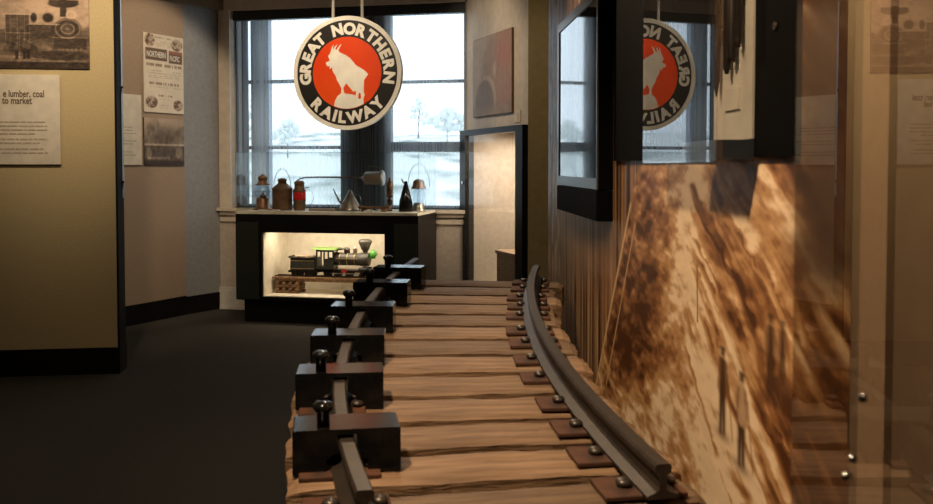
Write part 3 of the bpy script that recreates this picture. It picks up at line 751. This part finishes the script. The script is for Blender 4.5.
# low brass casting
t = thing('brass_casting', 'low brown brass casting lying in front of the whistle', 'casting', onc(1.145, .20), CA)
obj('bar', MB().lathe([(.010, -.14), (.016, -.13), (.016, -.10), (.011, -.095), (.011, .09), (.016, .095), (.016, .13), (.010, .14)], (0, 0, .034), axis=0, seg=16), M['brass'], t)
obj('foot', MB().box((-.11, -.02, 0), (-.07, .02, .026)), M['brass'], t)
obj('foot', MB().box((.06, -.02, 0), (.10, .02, .026)), M['brass'], t)
# whistle
single('whistle', MB().lathe([(.022, 0), (.022, .012), (.012, .018), (.012, .05), (.022, .056), (.024, .09), (.013, .10), (.012, .112), (.030, .122), (.030, .132), (.020, .138), (.026, .150), (.027, .232), (.018, .245), (.010, .250), (.010, .275), (.005, .281), (0, .282)], seg=20), M['brass'],
       'upright brass steam whistle standing between the drum oiler and black cone', 'whistle', loc=onc(1.232, .34), rot=(0, 0, CA))
# dark cone with small spout
t = thing('oil_can', 'tall black cone shaped oil can in front of right lantern', 'oil can', onc(1.395, .26), CA)
obj('cone', MB().lathe([(.058, 0), (.060, .006), (.054, .085), (.020, .215), (.014, .222), (.014, .245), (.006, .252), (0, .253)]), M['black_metal'], t)
obj('spout', MB().tube([(-.012, 0, .235), (-.028, 0, .25), (-.036, 0, .27)], [.007, .006, .005], 8), M['black_metal'], t)
# right lantern with bail
t = thing('lantern', 'copper capped lantern with big wire bail at case right end', 'lantern', onc(1.478, .36), CA)
obj('fuel_font', MB().lathe([(.058, 0), (.058, .008), (.05, .014), (.045, .06), (.04, .07)]), M['tin'], t)
obj('globe', MB().lathe([(.040, .07), (.052, .10), (.054, .14), (.046, .175), (.044, .186)]), M['lamp_glass'], t)
obj('cap', MB().lathe([(.060, .186), (.062, .194), (.050, .215), (.048, .240), (.040, .256), (.020, .266), (0, .268)]), M['copper'], t)
m = MB()
for k in range(4):
    a = 2*PI*k/4+.4; m.tube([(.05*math.cos(a), .05*math.sin(a), .03), (.062*math.cos(a), .062*math.sin(a), .09), (.06*math.cos(a), .06*math.sin(a), .19)], .002, 6)
obj('wire_guard', m, M['wire'], t)
obj('bail', MB().tube([(.062*math.cos(a)*1.5, .0, .21+.185*max(0, math.sin(a))) for a in [PI*k/20 for k in range(21)]], .0025, 6), M['wire'], t)
single('mounting_board', MB().box((-.115, -.05, 0), (.115, .05, .020), bev=.004), M['tan'], 'flat tan board lying between red lantern and tin cone can', 'board', loc=onc(.69, .22), rot=(0, 0, CA))
single('caption_card', MB().box((-.035, -.02, 0), (.035, .02, .012)), M['paper'], 'small white caption card in front of the brown oil can', 'card', loc=onc(.30, .12), rot=(0, 0, CA))
single('caption_card', MB().box((-.04, -.02, 0), (.04, .02, .012)), M['paper'], 'small white caption card in front of the brass casting', 'card', loc=onc(1.12, .12), rot=(0, 0, CA))
single('caption_card', MB().box((-.04, -.02, 0), (.04, .02, .010)), M['paper'], 'small white caption card between the lantern with clear globe and the brown can', 'card', loc=onc(.19, .12), rot=(0, 0, CA))

# --- model railway in the niche
NB = .228
t = thing('model_trestle', 'model timber trestle track on log cribs in the lit niche', 'model bridge', Vector(cf(0, 0, NB)), CA)
def crib(x0):
    m = MB()
    for k in range(4):
        z = .0125+.0245*k
        if k % 2 == 0:
            for y in (.19, .225, .275, .315): m.lathe([(.0125, x0), (.0125, x0+.215)], (0, y, z), axis=0, seg=8)
        else:
            for x in (.02, .078, .137, .195): m.lathe([(.0125, .165), (.0125, .335)], (x0+x, 0, z), axis=1, seg=8)
    return m
obj('log_crib', crib(.268), M['model_wood'], t); obj('log_crib', crib(1.03), M['model_wood'], t)
m = MB()
for y in (.205, .235, .265, .295): m.box((.255, y-.008, .101), (1.262, y+.008, .126))
obj('stringers', m, M['model_wood'], t)
m = MB()
for k in range(42): m.box((.25+.0242*k, .165, .126), (.263+.0242*k, .335, .140))
obj('sleepers', m, M['model_wood'], t)
m = MB()
for y in (.218, .282): m.box((.25, y-.003, .140), (1.26, y+.003, .149))
obj('rails', m, M['rail'], t)
ZB = NB+.149
def wheel(parent, x, y, r):
    m = MB(); m.lathe([(r, -.004), (r+.004, -.004), (r+.004, -.002), (r, 0), (r, .006), (r*.72, .006), (r*.72, .002), (r*.25, .002), (r*.25, .008), (0.0001, .008)], (x, y, r), axis=1, seg=20); return obj('wheel', m, M['loco_black'], parent)
# tender
t = thing('model_tender', 'small dark model tender coupled behind the model locomotive', 'model tender', Vector(cf(.50, .25, ZB)), CA)
obj('tank', MB().box((-.105, -.05, .045), (.115, .05, .148), bev=.006), M['loco'], t)
m = MB(); m.box((-.115, -.055, .148), (.12, .055, .154)); m.box((-.115, -.055, .154), (-.107, .055, .166)); 
obj('coping', m, M['loco'], t)
m = MB(); r = random.Random(3)
for k in range(60): m.lathe([(0, -.01), (.010, -.004), (.010, .004), (0, .01)], (-.06+r.random()*.15, -.038+r.random()*.076, .156+r.random()*.008), seg=6)
o = obj('fuel_load', m, M['tan'], t); o['kind'] = 'stuff'
obj('underframe', MB().box((-.125, -.04, .026), (.13, .04, .045)), M['loco_black'], t)
m = MB(); m.box((-.10, -.0508, .126), (.11, -.050, .130)); m.box((-.10, -.0508, .06), (.11, -.050, .064)); obj('lining', m, M['gold'], t)
for x in (-.08, -.03, .04, .09):
    wheel(t, x, -.032, .017); wheel(t, x, .032, .017)
# locomotive
t = thing('model_locomotive', 'dark model steam locomotive with green cab roof and diamond stack', 'model locomotive', Vector(cf(.66, .25, ZB)), CA)
obj('frame', MB().box((-.03, -.036, .036), (.46, .036, .060)), M['loco_black'], t)
m = MB()
m.box((-.03, -.055, .060), (.125, .055, .085)); m.box((-.03, -.055, .085), (-.02, .055, .16)) 
for x in (-.03, .035, .115):
    for y in (-.055, .045): m.box((x, y, .085), (x+.011, y+.010, .225))
m.box((.046, -.055, .085), (.125, -.047, .15)); m.box((.046, .047, .085), (.125, .055, .15)); m.box((.117, -.055, .085), (.125, .055, .20)); m.box((-.03, -.055, .207), (.126, .055, .225))
obj('cab', m, M['loco'], t)
m = MB(); pr = [(-.075, 0), (-.07, .007), (-.03, .016), (.03, .016), (.07, .007), (.075, 0)]
m.prism([(a, b) for a, b in pr], -.065, .155, lambda u, v, h: (h, u, .225+v)); obj('cab_roof', m, M['green_roof'], t)
obj('roof_edge', MB().box((.155, -.05, .222), (.19, .05, .232)), M['loco_black'], t)
obj('boiler', MB().lathe([(.0001, .125), (.054, .126), (.054, .20), (.052, .202), (.052, .345), (.056, .347), (.056, .42), (.048, .424), (.0001, .428)], (0, 0, .145), axis=0), M['loco_grey'], t)
m = MB()
for x in (.17, .235, .30): m.lathe([(.0545, x), (.0558, x+.001), (.0558, x+.006), (.0545, x+.007)], (0, 0, .145), axis=0)
m.box((.15, -.062, .150), (.33, -.056, .156)); obj('boiler_bands', m, M['gold'], t)
obj('dome', MB().lathe([(.024, .185), (.024, .222), (.028, .226), (.020, .240), (0, .246)], (.225, 0, 0)), M['loco_grey'], t)
obj('dome', MB().lathe([(.016, .185), (.016, .225), (.020, .228), (.008, .240), (.008, .252), (0, .254)], (.295, 0, 0)), M['tin'], t)
obj('smokestack', MB().lathe([(.026, .185), (.022, .20), (.022, .218), (.030, .225), (.058, .292), (.056, .302), (.040, .314), (.030, .316)], (.385, 0, 0)), M['loco_grey'], t)
m = MB(); m.lathe([(.022, .165), (.026, .170), (.026, .205), (.020, .212), (.012, .216), (.012, .232), (0, .234)], (.455, -.01, 0), seg=16); m.tube([(.478, -.01, .175), (.492, -.01, .19), (.492, -.01, .21), (.478, -.01, .222)], .003, 6); m.box((.41, -.02, .155), (.475, .0, .165))
obj('headlamp', m, M['green'], t)
m = MB(); m.lathe([(.020, .345), (.020, .425)], (0, -.046, .062), axis=0, seg=14); m.lathe([(.020, .345), (.020, .425)], (0, .046, .062), axis=0, seg=14); obj('cylinders', m, M['loco_black'], t)
m = MB(); m.box((.19, -.052, .036), (.24, -.046, .066)); obj('firebox_panel', m, M['loco_red'], t)
m = MB(); m.box((.10, -.056, .024), (.36, -.052, .031)); m.box((.24, -.058, .056), (.36, -.054, .061)); obj('side_rod', m, M['tin'], t)
m = MB()
for k in range(5): m.tube([(.455, -.044+.022*k, .05), (.50, -.03+.015*k, .008)], .004, 6)
m.box((.445, -.055, .045), (.465, .055, .068)); obj('pilot', m, M['loco_black'], t)
for x in (.06, .15, .25): 
    wheel(t, x, -.032, .028); wheel(t, x, .032, .028)
for x in (.36, .42):
    wheel(t, x, -.032, .017); wheel(t, x, .032, .017)

# ================================================================== GLAZED CABINET IN THE SPLAYED WALL
t = thing('glazed_cabinet', 'tall black framed glass cabinet built into the wall right of window', 'cabinet', S0, SR)
# local frame: x along SE, y behind the front (away from the room)
def lbox(lo, hi): return MB().box(lo, hi)
T0, T1, ZT = -.09, 1.235, 1.606
m = MB()
m.box((T0, -.03, 0), (T0+.135, .05, ZT)); m.box((T1-.13, -.03, 0), (T1, .05, ZT)); m.box((T0+.135, -.03, ZT-.045), (T1-.13, .05, ZT)); m.box((T0+.135, -.03, .0), (T1-.13, .05, .28))
obj('frame', m, M['black'], t)
obj('glass_door', MB().box((T0+.135, -.012, .28), (T1-.13, -.004, ZT-.045)), M['glass'], t)
m = MB(); m.box((.0, .34, .26), (T1-.02, .36, ZT)); m.box((.0, .05, .26), (.02, .34, ZT)); m.box((T1-.04, .05, .26), (T1-.02, .34, ZT)); m.box((.02, .05, .26), (T1-.04, .34, .28)); m.box((.02, .05, ZT-.02), (T1-.04, .34, ZT))
obj('interior', m, M['cream'], t)
obj('cabinet_lamp', MB().box((.12, .055, ZT-.034), (1.03, .08, ZT-.02)), emit('cabinet_lamp_glow', (1, .80, .60), 2.5), t)
obj('lock', MB().lathe([(.012, -.042), (.012, -.03)], (.0, 0, 1.16), axis=1, seg=14), M['chrome'], t)
a_ = area('cabinet_light', SP(.68, -.10, ZT-.04), (math.radians(-4), 0, SR), .55, .16, 24, (1, .84, .68))
t = thing('wooden_chest', 'small dark wooden chest on the floor of the glazed cabinet', 'chest', SP(.765, -.155, .28), SR)
obj('body', MB().box((-.245, -.09, 0), (.265, .09, .315), bev=.004), M['chest'], t)
obj('lid', MB().box((-.257, -.10, .317), (.275, .10, .345), bev=.004), M['chest'], t)

# art print and switch plate on the splayed wall
def art_paint(U, V):
    n = fbm(U*9, V*9, 91); n2 = fbm(U*26, V*20, 93)
    c = np.zeros(U.shape+(3,)) + np.array([.50, .40, .32])
    c = mixc(c, (.30, .165, .115), sm(.10, .36, U - (V-.35)*.55 + .22*(n-.5))*.85)
    c = mixc(c, (.40, .10, .065), blob(U, V, .66, .47, .15, .12, .6)*sm(.3, .6, n)*.9)
    c = mixc(c, (.38, .13, .09), sm(.45, .75, U+.2*(n2-.5))*.5)
    for x in (.42, .50, .56, .70, .76): c = mixc(c, (.24, .12, .08), np.exp(-((U-x-.03*np.sin(V*20+x*30))/.009)**2)*sm(.12, .3, V)*.6)
    c = mixc(c, (.56, .44, .34), blob(U, V, .47, .36, .03, .06, .4)*.6)
    dome = blob(U, V, .26, .10, .20, .19, .06)
    c = mixc(c, (.17, .135, .12), dome*.9); c = mixc(c, (.52, .42, .34), (blob(U, V, .30, .12, .21, .20, .05)-dome).clip(0, 1)*.7)
    c = mixc(c, (.34, .25, .19), sm(.10, .02, V+.06*(n2-.5))*.8)
    c = mixc(c, (.16, .11, .09), sm(.5, .62, n2)*sm(.16, .05, V)*sm(.4, .55, U)*.7)
    c = c*.62 + np.array([.33, .265, .215])*.30
    return c*(.85+.3*n2[..., None])
t = thing('art_print', 'muted red and grey picture hanging above the glazed cabinet', 'picture', SP(.201, .0, 1.706), SR)
obj('board', MB().box((0, -.018, 0), (.812, 0, .636)), M['ink'], t)
print_sheet('print', .003, .809, .003, .633, 130, 110, art_paint, lambda U, V: (U, U*0-.0186, V), M['print'], t)
t = thing('wall_switch', 'small beige switch plate on the wall beneath the red picture', 'switch', SP(1.09, 0, 1.67), SR)
obj('plate', MB().box((-.055, -.008, -.045), (.055, 0, .045), bev=.003), M['switch'], t)
obj('rocker', MB().box((-.02, -.012, -.025), (.02, -.008, .025)), M['switch'], t)

# ================================================================== TRACK DISPLAY
# curved deck climbing 1:25 away from the camera; v = sideways from the track's line, ph = angle along the arc
XC, YC = 7.11, 2.91; GR = .04
def D(v, ph, h=0):
    x = XC - (XC-v)*math.cos(ph); y = YC + (XC-v)*math.sin(ph)
    return Vector((x, y, .70 + GR*(y-1.7) + h))
def PH(y): return math.asin((y-YC)/XC)
PITCH = math.atan(GR)
def drot(ph): return (PITCH, 0, -ph)
VL, VR = -.345, .225
GAPS = [1.27, 1.425, 1.545, 1.714, 1.895, 2.081, 2.272, 2.490, 2.692, 2.901, 3.095, 3.300, 3.492, 3.685, 3.875, 4.058]
TT = .085
# plinth
m = MB(); secs = []
for k in range(25):
    ph = PH(1.30)+(PH(4.03)-PH(1.30))*k/24
    a, b = D(-.40, ph, -TT), D(.255, ph, -TT)
    secs.append([(a.x, a.y, 0), (b.x, b.y, 0), tuple(b), tuple(a)])
single('display_plinth', m.sweep(secs), M['black'], 'long black curved plinth carrying the wooden ties', 'plinth')
# ties
def tie_mesh(w_, L0, L1, seed):
    """a hewn timber: rounded, worn ends and edges, checks along the top"""
    r = random.Random(seed); nx, ny = 40, 8; m = MB(); h = TT
    ring = []
    sec = []
    for j in range(ny+1): sec.append((-w_/2+w_*j/ny, 0))                    # top, near to far
    for j in range(1, 4): sec.append((w_/2, -h*j/3))
    for j in range(1, 5): sec.append((w_/2-w_*j/4, -h))
    for j in range(1, 3): sec.append((-w_/2, -h+h*j/3))
    o1, o2 = r.random()*50, r.random()*50
    def no(a, b, s): return float(fbm(np.array([a+o1]), np.array([b+o2]), s, 3)[0])-.5
    edge0 = [no(k*.22, 3., 5)*.022 for k in range(nx+1)]; edge1 = [no(k*.22, 9., 7)*.022 for k in range(nx+1)]
    rings = []
    for k in range(nx+1):
        x = L0+(L1-L0)*k/nx
        e = min(k, nx-k)/nx*(L1-L0)
        rnd = 1-.10*max(0, 1-e/.035)**2
        rr = []
        for j, (y, z) in enumerate(sec):
            yy = y*rnd
            if y > w_/2-1e-6: yy += edge1[k]
            if y < -w_/2+1e-6: yy += edge0[k]
            if z == 0: zz = -.007*(max(0, abs(y)/(w_/2)-.45)/.55)**2 - .0050*abs(no(k*.18, y*60, 11))*2 - .010*max(0, 1-e/.03)**2 + .002
            else: zz = z
            xx = x + (no(y*30, z*40, 13)*.02 if k in (0, nx) else 0)
            rr.append(m.bm.verts.new((xx, yy, zz)))
        rings.append(rr)
    n = len(sec)
    for a, b in zip(rings, rings[1:]):
        for k in range(n):
            f = m._f([a[k], b[k], b[(k+1)%n], a[(k+1)%n]])
    m._f(rings[0]); m._f(rings[-1][::-1])
    return m
ORD = ['first', 'second', 'third', 'fourth', 'fifth', 'sixth', 'seventh', 'eighth', 'ninth', 'tenth', 'eleventh', 'twelfth', 'thirteenth', 'fourteenth', 'fifteenth']
TIES = []
rt = random.Random(12)
nt_ = len(GAPS)-1
for i in range(nt_):
    y0, y1 = GAPS[i], GAPS[i+1]; ph = PH((y0+y1)/2)
    gap = (.042, .030, .048, .032)[i % 4]
    mb = tie_mesh(y1-y0-gap, (-.432 if i < 4 else -.455)+rt.uniform(-.015, .02), .330+rt.uniform(-.02, .015), 40+i)
    k = nt_-1-i
    lab = 'weathered wooden railroad tie, %s from the far end of the deck' % ORD[k] if k > 2 else ['weathered wooden railroad tie at the far end of the deck, before the window case', 'weathered wooden railroad tie second from the far end of the deck', 'weathered wooden railroad tie third from the far end of the deck'][k]
    o = obj('railroad_tie', mb, M['tie']); o.location = D(0, ph); o.rotation_euler = drot(ph)
    finish(o, lab, 'railroad tie', 'weathered ties of the display track')
    TIES.append((ph, k))
# rails
def rail_profile():
    return [(-.030, 0), (.030, 0), (.030, .006), (.010, .014), (.006, .018), (.006, .042), (.015, .048), (.016, .058), (.012, .063), (-.012, .063), (-.016, .058), (-.015, .048), (-.006, .042), (-.006, .018), (-.010, .014), (-.030, .006)]
def ease(y): return .040*max(0, (2.45-y)/.93)**2
def rail(v, ya, yb, label, e=False):
    m = MB(); n = 56; pa, pb = PH(ya), PH(yb)
    m.sweep([[tuple(D(v+a+(ease(YC+XC*math.sin(pa+(pb-pa)*k/n)) if e else 0), pa+(pb-pa)*k/n, .011+b)) for a, b in rail_profile()] for k in range(n+1)])
    return single('rail', m, M['rail'], label, 'rail')
rail(VR, 1.555, 4.02, 'curved dark steel rail along the right, beside the mural')
rail(VL, 1.54, 4.15, 'dark steel rail on the left running through the black blocks', True)
# rusty plates with two spikes each
pl = MB().box((-.090, -.048, 0), (.066, .048, .009), bev=.002)
def spike_bm(sx):
    m = MB(); m.lathe([(.008, .004), (.008, .011), (.0150, .0125), (.0160, .017), (.0120, .022), (.0001, .024)], (sx, 0, 0), seg=12); return m
first = None
for side, v in (('right', VR), ('left', VL)):
    for ph, k in TIES:
        y = YC+XC*math.sin(ph)
        if side == 'left' and y > 4.2 or y < 1.50: continue
        where = 'far end' if k == 0 else '%s tie from the far end' % ORD[k]
        if side == 'right': lab = 'rusty tie plate under the right rail on the %s' % (where if k else 'last tie at the far end')
        else: lab = 'rusty tie plate under the left rail on the %s' % (where if k else 'last tie at the far end')
        p = D(v-.004+(ease(y) if side == 'left' else 0)+rt.uniform(-.006, .006), ph+rt.uniform(-.003, .003), .002)
        if first is None:
            first = thing('tie_plate', lab, 'tie plate', p, drot(ph), 'rusty tie plates under the rails')
            obj('plate', pl, M['rust'], first)
            obj('spike', spike_bm(-.040), M['spike'], first); obj('spike', spike_bm(.046), M['spike'], first)
        else: dup(first, p, drot(ph), lab)
# black blocks straddling the left rail, a knob on each
def block_root(label):
    t = thing('clamp_block', label, 'block', (0, 0, 0), 0, 'black blocks over the left rail')
    m = MB()
    W, DP, Hh = .104, .110, .087
    prof = [(-W, 0), (-.040, 0), (-.040, .030), (-.019, .042), (-.019, .0765), (.019, .0765), (.019, .042), (.040, .030), (.040, 0), (W, 0), (W, Hh-.003), (W-.003, Hh), (-W+.003, Hh), (-W, Hh-.003)]
    m.prism(prof, 0, DP, lambda u, v, h: (u, h, v)); obj('saddle', m, M['black_metal'], t)
    k = MB(); k.lathe([(.0125, Hh), (.0125, Hh+.026), (.016, Hh+.030), (.0205, Hh+.036), (.0200, Hh+.043), (.013, Hh+.048), (.0001, Hh+.0495)], (-.045, .030, 0), seg=20)
    obj('knob', k, M['black_gloss'], t)
    return t
BL = [(1.731, 'black block over the left rail, nearest the camera'), (2.139, 'black block on the left rail, second from the camera, red reflection on top'), (2.538, 'black block on the left rail, third from the camera'),
      (2.960, 'black block on the left rail, fourth from the camera'), (3.421, 'black block on the left rail, second from the far end'), (3.796, 'black block at the far end of the left rail before the window case')]
root = None
for i, (y, lab) in enumerate(BL):
    ph = math.asin((y-YC)/(XC-VL))
    p = D(VL+ease(y+.05), ph, .0045)
    rot = (0, 0, -ph)                                               # the blocks sit level
    if root is None: root = block_root(lab); root.location = p; root.rotation_euler = rot
    else: dup(root, p, rot, lab)

# ================================================================== RIGHT WALL FITTINGS
def rthing(name, label, cat, group=None): return thing(name, label, cat, RO, RW, group)
def rw(name, label, cat, y, z, x=0): return thing(name, label, cat, RP(x, y, z), RW)
# monitor (origin at its lower near corner)
t = rw('wall_monitor', 'large flat black wall monitor with blank glass reflecting the window', 'monitor', 3.12, 1.11)
m = MB(); m.box((-.052, 0, .110), (-.001, .91, .806)); obj('housing', m, M['matte_black'], t)
m = MB(); m.box((-.058, 0, .110), (-.052, .91, .148)); m.box((-.058, 0, .772), (-.052, .91, .806)); m.box((-.058, 0, .148), (-.052, .012, .772)); m.box((-.058, .866, .148), (-.052, .91, .772))
obj('bezel', m, M['bezel'], t)
obj('screen', MB().box((-.0535, .012, .148), (-.0522, .866, .772)), M['screen'], t)
obj('lower_box', MB().box((-.058, 0, 0), (-.001, .91, .106), bev=.004), M['matte_black'], t)
# black mounting board
t = rw('mounting_board', 'tall black wall board behind the clear case of tools', 'board', 1.577, 1.318)
obj('board', MB().box((-.011, 0, 0), (-.001, 1.49, 1.15)), M['matte_black'], t)
obj('lock_ring', MB().lathe([(.0055, -.014), (.0080, -.014), (.0080, -.011)], (0, .095, .238), axis=0, seg=18), M['tool'], t)
# clear case
t = rw('tool_case', 'clear acrylic wall case holding old hand tools, mirroring the round sign', 'display case', 1.768, 1.308)
obj('back_board', MB().box((-.016, .004, .046), (-.0115, .235, 1.00)), M['white_board'], t)
obj('ledge', MB().box((-.086, .004, .004), (-.0115, .235, .044)), M['frame'], t)
for lo, hi in (((-.090, 0, 0), (-.086, .575, 1.02)), ((-.086, 0, 0), (-.0115, .004, 1.02)), ((-.086, .571, 0), (-.0115, .575, 1.02)), ((-.086, .004, 0), (-.0115, .571, .004))):
    obj('acrylic_panel', MB().box(lo, hi), M['acrylic'], t)
obj('caption_plate', MB().box((-.020, .07, .108), (-.016, .155, .152)), M['paper'], t)
TL = [(1.945, 1.448, 1.80, 'long'), (1.905, 1.585, 1.82, 'pick'), (1.880, 1.490, 1.80, 'bar'), (1.850, 1.512, 1.82, 'pick'), (1.815, 1.535, 1.80, 'bar'), (1.975, 1.57, 1.85, 'bar')]
TN = ['long dark iron bar hanging lowest on the white board inside the clear case', 'dark pick with broad head hanging next to the lowest iron bar in the clear case', 'straight dark iron bar hanging over the caption plate in the clear case', 'dark pick hanging second from the near side of the clear case', 'short dark iron bar hanging at the near side of the clear case',
      'dark iron bar at the far edge of the white board in the clear case']
for (y, z0, z1, kind), lab in zip(TL, TN):
    m = MB(); L = z1-z0
    if kind == 'long': m.lathe([(.0015, 0), (.007, .03), (.009, .12), (.010, L-.04), (.014, L-.03), (.014, L)], seg=12)
    elif kind == 'bar': m.lathe([(.004, 0), (.008, .015), (.008, L-.06), (.012, L-.05), (.013, L)], seg=12)
    else:
        m.lathe([(.008, 0), (.010, .01), (.009, .05), (.010, L)], seg=12); m.box((-.011, -.05, L-.045), (.011, .012, L-.012), bev=.003)
    o = single('hand_tool', m, M['tool'], lab, 'hand tool', 'old tools in the wall case', loc=RP(-.030, y, z0), rot=(0, 0, RW))
# free-standing glass sheet at the near end
t = rw('glass_partition', 'tall clear glass sheet in front of the mural at the near end, mirroring the panels', 'glass panel', 0, 0, -.23)
obj('glass_sheet', MB().box((-.004, -1.3, .04), (.004, 1.046, 2.5)), M['pane'], t)
obj('base_channel', MB().box((-.02, -1.3, 0), (.02, 1.046, .045)), M['dark_trim'], t)
for y, z in ((.877, 1.078), (.895, 1.013), (.909, .991)):  # three small bright dots on the glass sheet
    obj('chrome_dot', MB().lathe([(.0001, -.0105), (.0038, -.0090), (.0048, -.006), (.0048, -.004)], (0, y, z), axis=0, seg=14), M['chrome'], t)

# ================================================================== OUTDOORS
gx, gy = 70, 50; m = MB(); vs = []
for j in range(gy+1):
    for i in range(gx+1):
        d = 9+ (j/gy)**1.6*190; a = -.75+1.3*i/gx
        x, y = d*math.sin(a), 8+d*math.cos(a)
        z = -3.6 + d*.063 + 2.2*(float(fbm(np.array([x*.03+9]), np.array([y*.03]), 5)[0])-.5)*min(1, d/40)
        if d > 120: z = min(z, 9.5+2.0*(float(fbm(np.array([x*.02]), np.array([3.]), 6)[0])-.5))
        vs.append(m.bm.verts.new((x, y, z)))
for j in range(gy):
    for i in range(gx): m._f([vs[j*(gx+1)+i], vs[j*(gx+1)+i+1], vs[(j+1)*(gx+1)+i+1], vs[(j+1)*(gx+1)+i]])
struct('hill_outside', m, M['snow'])
def tree(x, y, z, h, wd, label, seed):
    r = random.Random(seed)
    t = thing('tree', label, 'tree', (x, y, z), 0, 'trees on the snowy hill')
    obj('trunk', MB().tube([(0, 0, -.5), (0, 0, h*.3), (.1, 0, h*.6)], [h*.03, h*.025, h*.012], 8), M['bark'], t)
    m = MB()
    for k in range(60):
        a = r.uniform(0, 2*PI); q = r.random(); rad = wd*(.25+.75*math.sin(PI*min(1, q+.1)))*r.random()
        bmesh.ops.create_icosphere(m.bm, subdivisions=1, radius=wd*r.uniform(.10, .2), matrix=Matrix.Translation((rad*math.cos(a), rad*math.sin(a), h*(.3+.65*q))))
    obj('crown', m, M['bush'], t)
tree(-3.6, 68, 3.9, 2.6, .8, 'pale round tree on the hill seen through right window', 1)
tree(-14.4, 62, 2.6, 3.4, .9, 'bushy dark tree on the hill seen through left window', 2)
tree(-12.6, 64, 2.4, 2.2, 1.3, 'low bush on the hill beside the sign in left window', 3)
tree(-1.6, 75, 3.6, 2.4, 2.0, 'broad low bush on the hill at right window edge', 4)
